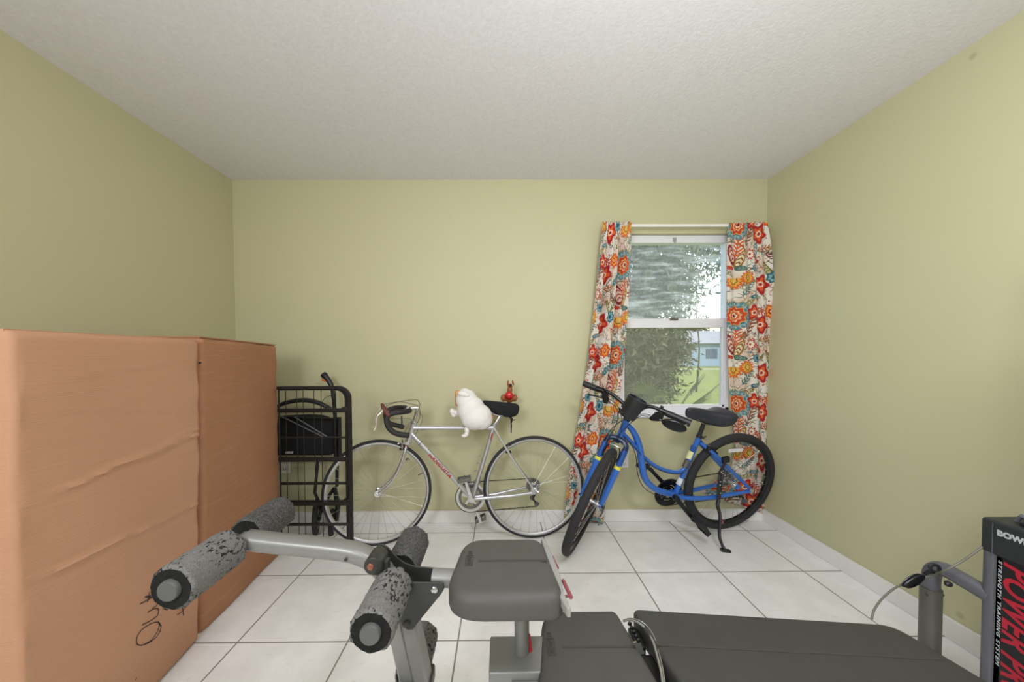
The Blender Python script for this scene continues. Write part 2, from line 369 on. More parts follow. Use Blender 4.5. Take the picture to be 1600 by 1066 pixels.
# floral curtain cloth: motifs laid out in a repeating cell of cloth coordinates (metres)
def floral(name):
    N = NT(name); N.b.inputs['Roughness'].default_value = .85
    uv = N.sep(N.pos('UV')); u, v = uv[0], uv[1]; CU_, CV_ = .46, .62
    wob = N.noise(N.pos('UV'), 26, 3); u = N.m('ADD', u, N.m('MULTIPLY', N.m('SUBTRACT', wob, .5), .012)); v = N.m('ADD', v, N.m('MULTIPLY', N.m('SUBTRACT', N.noise(N.pos('UV'), 23, 3), .5), .012))
    col = N.mix(N.step(N.noise(N.pos('UV'), 7, 2), .4, .65), lin('EAE4DA'), lin('E0C8B6'))
    for sc_, th, hexc, lo in ((11, .014, '7C7A4E', .42), (15, .016, 'A06A4A', .5), (9, .010, '4F7A78', .47)):   # wandering vines between the motifs
        nv_ = N.noise(N.pos('UV'), sc_, 1.5); g_ = N.noise(N.pos('UV'), 6 + sc_ * .3, 1)
        ln = N.m('SUBTRACT', 1.0, N.step(N.m('ABSOLUTE', N.m('SUBTRACT', nv_, lo)), th * .6, th))
        col = N.mix(N.m('MULTIPLY', ln, N.step(g_, .42, .5)), col, lin(hexc))
    vo = N.n('ShaderNodeTexVoronoi'); vo.inputs['Scale'].default_value = 34; N.t.links.new(N.pos('UV'), vo.inputs['Vector'])
    dots = N.m('SUBTRACT', 1.0, N.step(vo.outputs['Distance'], .16, .24)); sel = N.step(N.noise(N.pos('UV'), 10, 1), .5, .56)
    col = N.mix(N.m('MULTIPLY', dots, sel), col, lin('B8573A')); sel2 = N.step(N.noise(N.pos('UV'), 8, 2), .55, .6)
    col = N.mix(N.m('MULTIPLY', dots, sel2), col, lin('5F7F6E'))
    def local(cu, cv, rot=0, sx=1, sy=1):
        a = N.m('MULTIPLY', N.m('SUBTRACT', N.m('FRACT', N.m('ADD', N.m('DIVIDE', u, CU_), 10.5 - cu / CU_)), .5), CU_)
        b = N.m('MULTIPLY', N.m('SUBTRACT', N.m('FRACT', N.m('ADD', N.m('DIVIDE', v, CV_), 10.5 - cv / CV_)), .5), CV_)
        c_, s_ = math.cos(rot), math.sin(rot)
        x = N.m('MULTIPLY', N.m('ADD', N.m('MULTIPLY', a, c_), N.m('MULTIPLY', b, s_)), 1 / sx)
        y = N.m('MULTIPLY', N.m('SUBTRACT', N.m('MULTIPLY', b, c_), N.m('MULTIPLY', a, s_)), 1 / sy)
        return x, y
    def polar(x, y): return N.m('SQRT', N.m('ADD', N.m('MULTIPLY', x, x), N.m('MULTIPLY', y, y))), N.m('ARCTAN2', y, x)
    def put(col, mask, hexc): return N.mix(mask, col, lin(hexc))
    def less(r, R, soft=.04): return N.m('SUBTRACT', 1.0, N.step(r, R * (1 - soft), R * (1 + soft)))
    def stem(col, cu, cv, rot, R, arc, hexc, wd=.0035):
        x, y = local(cu, cv, rot); r, t = polar(x, y); ring = less(N.m('ABSOLUTE', N.m('SUBTRACT', r, R)), wd, .3)
        return put(col, N.m('MULTIPLY', ring, less(N.m('ABSOLUTE', t), arc)), hexc)
    def flower(col, cu, cv, R, cols, k, rot=0, half=False, sy=1):
        x, y = local(cu, cv, rot, 1, sy); r, t = polar(x, y)
        for fr, kk, amp, hexc in cols:
            rr = N.m('MULTIPLY', N.m('ADD', 1.0, N.m('MULTIPLY', N.m('SINE', N.m('MULTIPLY', t, float(kk))), amp)), R * fr)
            mk = N.m('SUBTRACT', 1.0, N.step(N.m('DIVIDE', r, rr), .95, 1.03))
            if half: mk = N.m('MULTIPLY', mk, N.step(y, -.3 * R, -.22 * R))
            col = put(col, mk, hexc)
        return col
    def leaf(col, cu, cv, rot, L, W, outer, inner=None, stripe=None):
        x, y = local(cu, cv, rot, L, W); r, t = polar(N.m('ADD', x, N.m('MULTIPLY', N.m('MULTIPLY', y, y), .35)), y)
        col = put(col, less(r, 1.0), outer)
        if inner: col = put(col, less(r, .68), inner)
        if stripe:
            s_ = N.step(N.m('SINE', N.m('ADD', N.m('MULTIPLY', x, 16.0), N.m('MULTIPLY', N.m('ABSOLUTE', y), 6.0))), .1, .5)
            col = put(col, N.m('MULTIPLY', s_, less(r, .62 if inner else .9)), stripe)
        return col
    def fern(col, cu, cv, rot, L, W, hexc):
        x, y = local(cu, cv, rot, L, W); r, t = polar(x, y); s_ = N.step(N.m('SINE', N.m('ADD', N.m('MULTIPLY', x, 19.0), N.m('MULTIPLY', N.m('ABSOLUTE', y), -7.0))), -.25, .1)
        mk = N.m('MULTIPLY', N.m('MAXIMUM', s_, less(N.m('ABSOLUTE', y), .12)), less(r, 1.0)); return put(col, mk, hexc)
    for a in ((.05, .30, 0.4, .09, 1.5, '6B6A3C'), (.22, .12, 2.2, .08, 1.4, '7A5A3A'), (.33, .42, -1.2, .10, 1.3, '6B6A3C'), (.40, .08, 1.0, .07, 1.6, '9A8A4A'),
              (.14, .50, 3.6, .07, 1.5, 'C9B98C'), (.30, .25, -2.6, .06, 1.2, '5E7A6C'), (.10, .02, 0, .05, 2.0, 'B9A77A')): col = stem(col, *a)
    col = leaf(col, .055, .30, 1.9, .075, .030, '8C2E34', 'E9C9B5', 'A84650')
    col = leaf(col, .115, .27, 1.2, .070, .022, 'A8732E', 'E8D9B0', '8A5A30')
    col = fern(col, .10, .36, 1.45, .075, .030, 'D9652A')
    col = fern(col, .185, .43, 1.1, .090, .028, '8A5A48')
    col = leaf(col, .125, .205, -.15, .040, .017, '47645A', '5C7C70', '86A096')
    col = leaf(col, .035, .215, 2.9, .040, .013, 'B5302A', None, 'E06A3C')
    col = fern(col, .30, .53, -.5, .060, .024, 'C8502A')
    col = leaf(col, .27, .33, 1.35, .060, .018, '5F7F7A', 'DCE0D4', '3F6A70')
    col = leaf(col, .36, .21, 2.0, .055, .017, '6E6A34', 'C9C08A', '55602E')
    col = leaf(col, .43, .40, .9, .05, .018, '3E7480', '7FA3A4', '2B5866')
    col = fern(col, .40, .28, 2.3, .055, .022, '6F3A30')
    col = fern(col, .02, .58, .4, .05, .02, '7B7F45')
    col = leaf(col, .17, .585, .5, .055, .018, '8A7A3A', 'D8D0A8', '6B6A34')
    col = leaf(col, .25, .275, 2.6, .050, .017, 'A03A34', 'E7B69A', 'B5302A')
    col = fern(col, .17, .07, .9, .065, .024, '5C7F78'); col = fern(col, .345, .345, .2, .06, .022, 'B0683C')
    col = leaf(col, .44, .02, 1.9, .050, .016, 'B8542E', 'EBC49A', '8C4A2A'); col = fern(col, .44, .25, 1.0, .06, .022, '6B6F3C')
    col = leaf(col, .24, .015, .2, .045, .014, '35606C', '9CB6AE', '2A5560')
    big = [(1.0, 13, .07, '5E8790'), (.86, 26, .10, '9DB7B6'), (.74, 13, .06, '54808A'), (.66, 9, .09, 'E8A25C'), (.60, 9, .12, 'CC4A22'), (.40, 9, .12, 'EBCB9A'), (.33, 9, .1, 'D8642C'), (.2, 6, .12, 'F0E2C4'), (.12, 6, .2, '8E2A2A')]
    col = flower(col, .085, .50, .100, big, 13)
    gold = [(1.0, 13, .14, 'DD6A26'), (.74, 13, .12, 'E9B04A'), (.5, 7, .1, '9C6A2A'), (.36, 7, .1, 'EBC466')]
    col = flower(col, .075, .125, .058, gold, 13, PI, True)
    col = flower(col, .165, .14, .045, gold, 13, .4)
    redf = [(1.0, 5, .22, 'B22426'), (.62, 5, .3, 'E2622F'), (.34, 8, .12, 'F0D6BE'), (.18, 5, .1, 'A82226')]
    col = flower(col, .215, .52, .048, redf, 5); col = flower(col, .295, .44, .058, redf, 5, .8); col = flower(col, .30, .10, .062, redf, 5, 2.1)
    col = flower(col, .385, .53, .050, [(1.0, 7, .1, 'D95A26'), (.7, 7, .15, 'EFA04A'), (.4, 6, .1, 'B02A22'), (.2, 6, .1, 'F2DDBE')], 7)
    col = flower(col, .19, .30, .034, [(1.0, 9, .2, 'B52A28'), (.72, 9, .16, 'F1E3D2'), (.25, 5, .1, 'B5302A')], 9)
    teal = [(1.0, 8, .12, '2C6E84'), (.7, 8, .16, '86B0B4'), (.42, 6, .15, '1F5670')]
    col = flower(col, .40, .145, .040, teal, 8); col = flower(col, .235, .205, .028, teal, 8)
    N.col(col); N.bump(N.noise(N.pos('UV'), 900, 2), .2, .0005)
    # thin cotton lets a little daylight through
    tr = N.n('ShaderNodeBsdfTranslucent'); N.t.links.new(col, tr.inputs[0]); mx = N.n('ShaderNodeMixShader'); mx.inputs[0].default_value = .18
    N.t.links.new(N.b.outputs[0], mx.inputs[1]); N.t.links.new(tr.outputs[0], mx.inputs[2]); N.t.links.new(mx.outputs[0], N.t.nodes['Material Output'].inputs[0])
    return N.mat
M['floral'] = floral('floral_cotton_print')
# window glass with dust, plus pale streaks painting in dirt and reflections
def glass(name, dust, streak, tint=(.80, .86, .90, 1), clear=(.93, .96, .95, 1)):
    N = NT(name); p = N.wpos(); t = N.t
    tr = N.n('ShaderNodeBsdfTransparent'); tr.inputs[0].default_value = clear
    di = N.n('ShaderNodeBsdfDiffuse'); di.inputs[0].default_value = tint; tl = N.n('ShaderNodeBsdfTranslucent'); tl.inputs[0].default_value = tint
    mp = N.n('ShaderNodeMapping'); t.links.new(p, mp.inputs[0]); mp.inputs['Rotation'].default_value = (0, .28, 0); mp.inputs['Scale'].default_value = (1.4, 1, 9)
    s1 = N.noise(mp.outputs[0], 2.6, 6, .68); s1 = N.step(s1, .42, .78)
    f = N.m('ADD', dust, N.m('MULTIPLY', s1, streak)); f = N.m('ADD', f, N.m('MULTIPLY', N.step(N.noise(p, 150, 3), .62, .8), dust * .8))
    dd = N.n('ShaderNodeMixShader'); dd.inputs[0].default_value = .6; t.links.new(di.outputs[0], dd.inputs[1]); t.links.new(tl.outputs[0], dd.inputs[2])
    m1 = N.n('ShaderNodeMixShader'); N.put(m1.inputs[0], f); t.links.new(tr.outputs[0], m1.inputs[1]); t.links.new(dd.outputs[0], m1.inputs[2])
    gl = N.n('ShaderNodeBsdfGlossy'); gl.inputs['Roughness'].default_value = .03; m2 = N.n('ShaderNodeMixShader'); m2.inputs[0].default_value = .04
    t.links.new(m1.outputs[0], m2.inputs[1]); t.links.new(gl.outputs[0], m2.inputs[2]); t.links.new(m2.outputs[0], t.nodes['Material Output'].inputs[0])
    return N.mat
M['glass_up'] = glass('dusty_streaked_glass', .10, .42); M['glass_lo'] = glass('screened_dusty_glass', .07, .03, (.80, .78, .70, 1), (.88, .87, .84, 1))

# ------------------------------------------------------------------ the room
XL, XR, D, H, R0 = -1.884, 1.891, 2.575, 2.44, -1.5
WX0, WX1, WZ0, WZ1 = .835, 1.655, .775, 2.062          # window opening
struct('floor', MB().box((XL - .1, R0 - .1, -.1), (XR + .1, D + .12, 0)), M['floor'])
struct('ceiling', MB().box((XL - .1, R0 - .1, H), (XR + .1, D + .12, H + .1)), M['ceiling'])
struct('wall_left', MB().box((XL - .1, R0 - .1, 0), (XL, D + .12, H)), M['wall'])
struct('wall_right', MB().box((XR, R0 - .1, 0), (XR + .1, D + .12, H)), M['wall'])
struct('wall_rear', MB().box((XL, R0 - .1, 0), (XR, R0, H)), M['wall'])
mb = MB(); mb.box((XL, D, 0), (WX0, D + .12, H)); mb.box((WX1, D, 0), (XR, D + .12, H)); mb.box((WX0, D, 0), (WX1, D + .12, WZ0)); mb.box((WX0, D, WZ1), (WX1, D + .12, H))
struct('wall_back', mb, M['wall'])
struct('baseboard_back', MB().box((XL, D - .012, 0), (XR, D, .088)), M['trim'], bevel=.003)
struct('baseboard_left', MB().box((XL, R0, 0), (XL + .012, D - .012, .088)), M['trim'], bevel=.003)
struct('baseboard_right', MB().box((XR - .014, R0, 0), (XR, D - .012, .088)), M['trim'], bevel=.003)
# window: single-hung, white metal frame
win = thing('window_1', (1.245, D + .05, WZ0), None, None); del_ = [win.__setitem__('kind', 'structure')]
YF = D + .035
mb = MB()
for a, b in (((WX0, YF, WZ0), (WX0 + .035, YF + .07, WZ1)), ((WX1 - .03, YF, WZ0), (WX1, YF + .07, WZ1)), ((WX0, YF, WZ1 - .055), (WX1, YF + .07, WZ1)), ((WX0, YF, WZ0), (WX1, YF + .07, WZ0 + .045))): mb.box(a, b)
obj('window_frame', mb, M['frame_white'], win, bevel=.003)
ZM = 1.43
mb = MB(); mb.box((WX0 + .03, YF + .005, ZM - .033), (WX1 - .028, YF + .05, ZM + .033)); obj('meeting_rail', mb, M['frame_white'], win, bevel=.003)
mb = MB(); mb.box((WX0 + .035, YF + .008, WZ0 + .04), (WX0 + .06, YF + .035, ZM - .03)); mb.box((WX1 - .046, YF + .008, WZ0 + .04), (WX1 - .03, YF + .035, ZM - .03)); mb.box((WX0 + .035, YF + .008, WZ0 + .04), (WX1 - .03, YF + .035, WZ0 + .062))
obj('sash', mb, M['frame_white'], win, bevel=.002)
obj('pane', MB().box((WX0 + .03, YF + .02, WZ0 + .05), (WX1 - .03, YF + .023, ZM - .03)), M['glass_lo'], win)
obj('pane', MB().box((WX0 + .03, YF + .045, ZM + .03), (WX1 - .03, YF + .048, WZ1 - .05)), M['glass_up'], win)
obj('sash_latch', MB().box((1.22, YF - .003, ZM + .02), (1.28, YF + .01, ZM + .036)).cyl((1.25, YF, ZM + .036), (1.25, YF, ZM + .042), .014), M['gearmetal'], win)
q = PY(D + .03).at(1054, 377); obj('head_catch', MB().box((q.x - .012, YF - .008, WZ1 - .05), (q.x + .012, YF + .004, WZ1 - .02)).box((q.x - .004, YF - .014, WZ1 - .06), (q.x + .004, YF - .004, WZ1 - .03)), M['steel'], win)
mb = MB(); mb.box((WX0 - .0, D - .016, WZ0 - .022), (WX1 + .0, YF + .01, WZ0 + .004)); obj('window_sill', mb, M['frame_white'], win, bevel=.003)

# ------------------------------------------------------------------ outlets
def outlet(px, py, label):
    c = PY(D).at(px, py); t = thing('wall_outlet', c, label, 'outlet')
    obj('cover_plate', MB().box((c.x - .035, D - .006, c.z - .057), (c.x + .035, D, c.z + .057)), M['plate'], t, bevel=.003)
    for dz in (-.026, .026):
        r = obj('receptacle', MB().box((c.x - .018, D - .008, c.z + dz - .015), (c.x + .018, D - .004, c.z + dz + .015)), M['plate'], t, bevel=.004)
        obj('slot', MB().box((c.x - .009, D - .0085, c.z + dz - .004), (c.x - .006, D - .007, c.z + dz + .007)).box((c.x + .006, D - .0085, c.z + dz - .004), (c.x + .009, D - .007, c.z + dz + .006)).cyl((c.x, D - .0086, c.z + dz - .009), (c.x, D - .007, c.z + dz - .009), .0028), M['slot'], r)
outlet(974.5, 718.5, 'white double wall outlet behind the blue bicycle fork, right of the left curtain')
outlet(446, 727, 'white wall outlet seen through the black metal frame beside the cardboard box')

# ------------------------------------------------------------------ curtains on their rod
rodz = PY(2.50).at(1060, 352).z
t = thing('curtain_rod', (1.25, 2.50, rodz), 'flat white curtain rod above the window carrying both floral curtains', 'curtain rod')
obj('rod_bar', MB().box((.72, 2.500, rodz - .010), (1.80, 2.507, rodz + .010)), M['trim'], t, bevel=.003)
for x in (.72, 1.793): obj('rod_return', MB().box((x, 2.5, rodz - .011), (x + .008, D, rodz + .011)), M['trim'], t, bevel=.002)
def curtain(rows, width, folds, label, phases, seed, uoff):
    NV, NU = 170, 120; random.seed(seed); vs = []; uvs = []; ztop_ = PY(rows[0][4]).at(rows[0][0], rows[0][1]).z
    for j in range(NV + 1):
        t = j / NV * (len(rows) - 1); k = min(int(t), len(rows) - 2); f = t - k; a, b = rows[k], rows[k + 1]
        r = [a[i] + (b[i] - a[i]) * f for i in range(6)]
        P = PY(r[4]); L = P.at(r[0], r[1]); R_ = P.at(r[2], r[3])
        for i in range(NU + 1):
            u = i / NU; s = 0
            for (fr, ph, am) in phases: s += am * math.sin(2 * PI * fr * u + ph + .5 * math.sin(j / NV * 3 + fr))
            gather = max(0, 1 - j / 16)      # tight ruffles at the rod pocket
            s2 = s * r[5] * (1 - .5 * gather) + gather * .006 * math.sin(2 * PI * 11 * u + seed + .6 * math.sin(7 * u))
            x = L.x + (R_.x - L.x) * u + .006 * s * (1 - gather); z = L.z + (R_.z - L.z) * u
            if j == 0: z += .006 * math.sin(2 * PI * 9 * u)
            if j >= NV - 1: z += .004 * math.sin(2 * PI * folds * u + 1)
            vs.append((x, r[4] - s2, z)); uvs.append((u * width + uoff + .04 * math.sin(j / NV * 2.2), -(ztop_ - (L.z + R_.z) / 2) + seed * .17))
    fs = [[j * (NU + 1) + i, j * (NU + 1) + i + 1, (j + 1) * (NU + 1) + i + 1, (j + 1) * (NU + 1) + i] for j in range(NV) for i in range(NU)]
    mb = MB().add(vs, fs); o = obj('curtain', mb, M['floral'], None, uv=uvs, angle=80)
    m_ = o.modifiers.new('thickness', 'SOLIDIFY'); m_.thickness = .0012; m_.offset = 0
    return tag(o, label, 'curtain', 'floral curtains')
RL = [(941, 347, 987, 347, 2.488, .005), (940, 360, 987, 360, 2.487, .006), (937, 380, 987, 380, 2.500, .022), (930, 450, 984, 450, 2.512, .032), (924, 510, 980, 510, 2.518, .034), (916, 575, 974, 575, 2.522, .034),
      (906, 640, 968, 640, 2.525, .024), (895, 700, 960, 700, 2.525, .022), (886, 760, 951, 760, 2.525, .020), (880, 813, 944, 817, 2.528, .018)]
curtain(RL, .50, 4, 'floral curtain left of the window, flaring out to the left toward the floor', [(2.6, .3, .6), (5.2, 1.9, .45)], 1, .13)
RR = [(1140, 349, 1199, 347, 2.488, .005), (1139, 358, 1200, 358, 2.488, .006), (1139, 380, 1203, 380, 2.500, .022), (1139, 450, 1209, 450, 2.510, .028), (1139, 520, 1212, 520, 2.518, .026), (1141, 600, 1212, 600, 2.530, .016),
      (1146, 655, 1211, 655, 2.540, .014), (1150, 700, 1210, 710, 2.548, .010), (1142, 735, 1207, 750, 2.552, .008), (1112, 757, 1205, 785, 2.554, .007), (1096, 770, 1203, 806, 2.556, .006)]
curtain(RR, .37, 4, 'floral curtain right of the window, hanging in the corner behind the blue bicycle wheel', [(1.35, 3.9, .7), (4.1, .4, .35)], 3, .0)

# ------------------------------------------------------------------ cardboard boxes
def boxface(A, B, topz, back, botz, creases, seedn, bulge):
    """box whose long side runs A->B on the floor and leans slightly; grid-modelled side face with creases"""
    A0, B0, A1, B1 = [V(q) for q in (A[0], B[0], A[1], B[1])]   # bottom and top corners of the room-side face
    n = (B0 - A0).cross(V((0, 0, 1))).normalized();  n = n if n.x > 0 else -n
    NU, NW = 70, 110; vs = []; random.seed(seedn)
    def wob(a, b): return .0022 * math.sin(a * 9 + b * 5 + seedn) + .0016 * math.sin(a * 4 - b * 13)
    for j in range(NW + 1):
        for i in range(NU + 1):
            u, w_ = i / NU, j / NW; p = (A0 * (1 - u) + B0 * u) * (1 - w_) + (A1 * (1 - u) + B1 * u) * w_
            e_ = min(u, 1 - u) * (B0 - A0).length; ez = min(w_, 1 - w_) * topz
            d = -.014 * max(0, 1 - e_ / .014) ** 2 - .010 * max(0, 1 - ez / .012) ** 2 + bulge * math.sin(PI * u) * math.sin(PI * w_) + wob(u, w_)
            for (y0, z0, y1, z1, h_) in creases:
                tt = (p.y - y0) / (y1 - y0)
                if 0 <= tt <= 1: dz = p.z - (z0 + (z1 - z0) * tt + .004 * math.sin(p.y * 23)); d += h_ * (math.exp(-(dz / .006) ** 2) - .4 * math.exp(-((dz + .016) / .008) ** 2)) * min(1, 8 * tt, 8 * (1 - tt) + .4)
            if e_ < .02: p = p + V((0, 0, 1)) * 0; d += .003 * math.sin(p.z * 31) * math.sin(p.z * 11 + seedn)
            vs.append(p + n * d)
    fs = [[j * (NU + 1) + i, j * (NU + 1) + i + 1, (j + 1) * (NU + 1) + i + 1, (j + 1) * (NU + 1) + i] for j in range(NW) for i in range(NU)]
    W = NU + 1; b = len(vs); bn = -n * back
    # remaining sides follow the face's border
    border = [i for i in range(W)] + [j * W + NU for j in range(1, NW + 1)] + [NW * W + i for i in range(NU - 1, -1, -1)] + [j * W for j in range(NW - 1, 0, -1)]
    bk = [];
    for i in border:
        q_ = V(vs[i]) + bn; bk.append(q_)
    vs += bk; m_ = len(border)
    fs += [[border[i], b + i, b + (i + 1) % m_, border[(i + 1) % m_]] for i in range(m_)] + [[b + i for i in range(m_)]]
    return MB().add(vs, fs)
near_plane = Plane((-1.270, 1.3, 0), (-.057, .998, 0), (0, 0, 1), (.998, .057, 0))
fm = [(22, 914, 310, 786), (50, 778, 312, 676), (130, 745, 310, 668), (20, 690, 180, 676), (25, 600, 300, 560), (20, 640, 300, 640)]
cr = []
for a in fm:
    p1, p2 = near_plane.at(a[0], a[1]), near_plane.at(a[2], a[3]); cr.append((p1.y, p1.z, p2.y, p2.z, .008 if len(cr) < 2 else (.005 if len(cr) == 2 else .0022)))
mb = boxface([(-1.232, .902, .001), (-1.222, .902, 1.272)], [(-1.287, 1.511, .001), (-1.254, 1.511, 1.270)], 1.27, .56, 0, cr, 2, .004)
nb = thing('cardboard_box', (-1.5, 1.2, 0), 'nearer tall brown cardboard box with slanting creases and black marker scribbles', 'box')
obj('carton', mb, M['card'], nb, angle=50)
def stroke(pl, pts_, r, o=.002): return MB().tube(smooth([pl.at(x, y, o) for x, y in pts_], 5), r, 5, flat=.35, side=pl.n.cross(V((0, 0, 1))))
wp = Plane((-1.268, 1.311, .001), (-.0899, .996, 0), (0, 0, 1), (.996, .0899, -.02))
for s_ in ([(234, 925), (233, 932), (231, 941)], [(219, 944), (232, 937), (240, 931), (226, 933), (240, 934), (247, 938), (245, 946), (238, 951)],
           [(231, 957), (243, 951), (248, 953), (246, 962), (236, 970), (222, 977)], [(247, 973), (252, 980), (245, 995), (230, 1006), (216, 1008), (214, 998), (222, 984), (238, 974), (249, 973), (247, 985), (237, 1000), (226, 1007)],
           [(258, 941), (256, 950), (262, 953), (266, 948), (270, 946)], [(277, 961), (285, 955), (294, 945)], [(287, 962), (286, 953), (284, 948)], [(211, 1063), (214, 1058)]):
    obj('marker_writing', stroke(wp, s_, .0016, .0045), M['marker'], nb)
for (x, y) in ((39, 746), (308, 567)):
    c_ = near_plane.at(x, y, -.012 if x > 100 else -.004); obj('torn_hole', MB().ell(c_ + V((.012, 0, 0)), .003, .008, .004, 8, 6), M['marker'], nb)
# wp sits on the lower face; top tape lip
obj('top_flap', MB().prism([(-1.236, .905, 1.269), (-1.262, 1.508, 1.268), (-1.76, 1.46, 1.270), (-1.74, .86, 1.271)], (0, 0, .006)), M['card'], nb)
mb = boxface([(-1.300, 1.545, .001), (-1.275, 1.545, 1.282)], [(-1.349, 2.180, .001), (-1.348, 2.180, 1.266)], 1.27, .50, 0, [(1.56, .87, 2.17, .93, .002)], 5, .004)
fb = thing('cardboard_box', (-1.55, 1.85, 0), 'farther tall cardboard box standing next to the black metal frame', 'box')
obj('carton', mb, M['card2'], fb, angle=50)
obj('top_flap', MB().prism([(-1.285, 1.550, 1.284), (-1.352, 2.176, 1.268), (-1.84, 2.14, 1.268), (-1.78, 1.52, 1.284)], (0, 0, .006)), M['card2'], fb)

# ------------------------------------------------------------------ bicycle parts
def make_wheel(root, c, a, b, Rr, tr, rimw, rimh, ns, rimmat, tyremat, hubw, hubr, phase=0, spoke_r=.0009):
    """wheel in the plane of a and b around c; wheel (rim) > tyre, hub, spokes"""
    c, a, b = V(c), V(a).normalized(), V(b).normalized(); n = a.cross(b).normalized()
    Rt = Rr - tr                                             # tyre centre radius
    r1 = Rt - tr * .55                                       # rim outer
    prof = [(-rimw / 2, r1 + .004), (-rimw / 2, r1 - rimh * .55), (-rimw * .2, r1 - rimh), (rimw * .2, r1 - rimh), (rimw / 2, r1 - rimh * .55), (rimw / 2, r1 + .004), (0, r1 - .003)]
    rim = obj('wheel', MB().lathe(c, n, prof, 72, a, ring=True), rimmat, root, angle=30)
    ty = [(math.sin(t) * tr * (1.0), Rt + math.cos(t) * tr * (1.0)) for t in [2 * PI * k / 14 for k in range(14)]]
    obj('tyre', MB().lathe(c, n, ty, 90, a, ring=True), tyremat, rim, angle=60)
    hp = [(-hubw / 2 - .012, .004), (-hubw / 2 - .004, .004), (-hubw / 2 - .004, hubr), (-hubw / 2 + .003, hubr), (-hubw / 2 + .006, hubr * .55), (hubw / 2 - .006, hubr * .55), (hubw / 2 - .003, hubr), (hubw / 2 + .004, hubr), (hubw / 2 + .004, .004), (hubw / 2 + .012, .004)]
    obj('hub', MB().lathe(c, n, hp, 20, a), M['chrome'], rim)
    for k in range(ns):
        t = 2 * PI * k / ns + phase; sgn = 1 if k % 2 else -1; off = .75 * (1 if k % 4 < 2 else -1)
        rd = lambda x: a * math.cos(x) + b * math.sin(x)
        p0 = c + rd(t + off) * (hubr * .9) + n * (sgn * hubw / 2); p1 = c + rd(t) * (r1 - rimh * .9)
        obj('spoke', MB().cyl(p0, p1, spoke_r, 5).cyl(p1 - (p1 - p0).normalized() * .014, p1, .0021, 5), M['spoke'], rim)
    v0 = c + (a * math.cos(.35) + b * math.sin(.35)) * (r1 - rimh); obj('valve', MB().cyl(v0, v0 - (v0 - c).normalized() * .035, .003, 6), M['black'], rim)
    return rim
def saddle(root, pl, nose, tail, wid, thick, mat_, o=0, drop=.0):
    """nose, tail: world points on the top centreline"""
    nose, tail = V(nose), V(tail); ax = (tail - nose); L = ax.length; ax = ax / L; lat = pl.n; up = ax.cross(lat); up = up if up.z > 0 else -up
    st = [(0, .12, .35), (.03, .17, .7), (.12, .2, .9), (.3, .24, 1), (.48, .34, 1), (.62, .58, 1), (.76, .86, 1), (.88, .99, .98), (.96, .9, .85), (1.0, .6, .5)]
    K = 16; vs = []; zt = [.0, .006, .008, .002, -.006, -.006, 0, .006, .007, .0]
    for (f, w_, h_), z_ in zip(st, zt):
        for k in range(K):
            t = 2 * PI * k / K; cx_, sy_ = math.cos(t), math.sin(t)
            x = abs(cx_) ** .75 * (1 if cx_ > 0 else -1) * wid / 2 * w_; y = (sy_ * .28 if sy_ > 0 else sy_ * (.55 + .45 * min(1, w_ + .15))) * thick * h_
            vs.append(nose + ax * (L * f) + lat * x + up * (y + z_ - thick * .28))
    fs = [[i * K + k, i * K + (k + 1) % K, (i + 1) * K + (k + 1) % K, (i + 1) * K + k] for i in range(len(st) - 1) for k in range(K)]
    fs += [list(range(K))[::-1], [(len(st) - 1) * K + k for k in range(K)]]
    s = obj('saddle', MB().add(vs, fs), mat_, root, angle=60); m_ = s.modifiers.new('s', 'SUBSURF'); m_.levels = 1; m_.render_levels = 2
    mb = MB()
    for q in (-1, 1): mb.tube(smooth([nose + ax * L * .12 - up * thick * .5 + lat * q * .006, nose + ax * L * .4 - up * (thick * 1.05) + lat * q * .02, nose + ax * L * .65 - up * (thick * 1.05) + lat * q * .022, nose + ax * L * .9 - up * thick * .6 + lat * q * .035], 4), .0035, 6)
    obj('saddle_rail', mb, M['gearmetal'], s); return s
def pedal(root, c, ax, fwd, up, L, W, T, mat_):
    """caged platform: ax spindle direction"""
    c, ax, fwd, up = V(c), V(ax).normalized(), V(fwd).normalized(), V(up).normalized()
    mb = MB(); mb.cyl(c - ax * L * .1, c + ax * L, T * .45, 8)
    for s_ in (-1, 1): mb.obox(c + ax * L * .55 + fwd * s_ * W / 2, ax * L * .45, fwd * .003, up * T / 2)
    for q in (.12, 1.0): mb.obox(c + ax * L * q, ax * .003, fwd * W / 2, up * T * .42)
    for q in (.3, .8): mb.obox(c + ax * L * q, ax * .004, fwd * W / 2, up * T * .2)
    return obj('pedal', mb, mat_, root, bevel=.001)
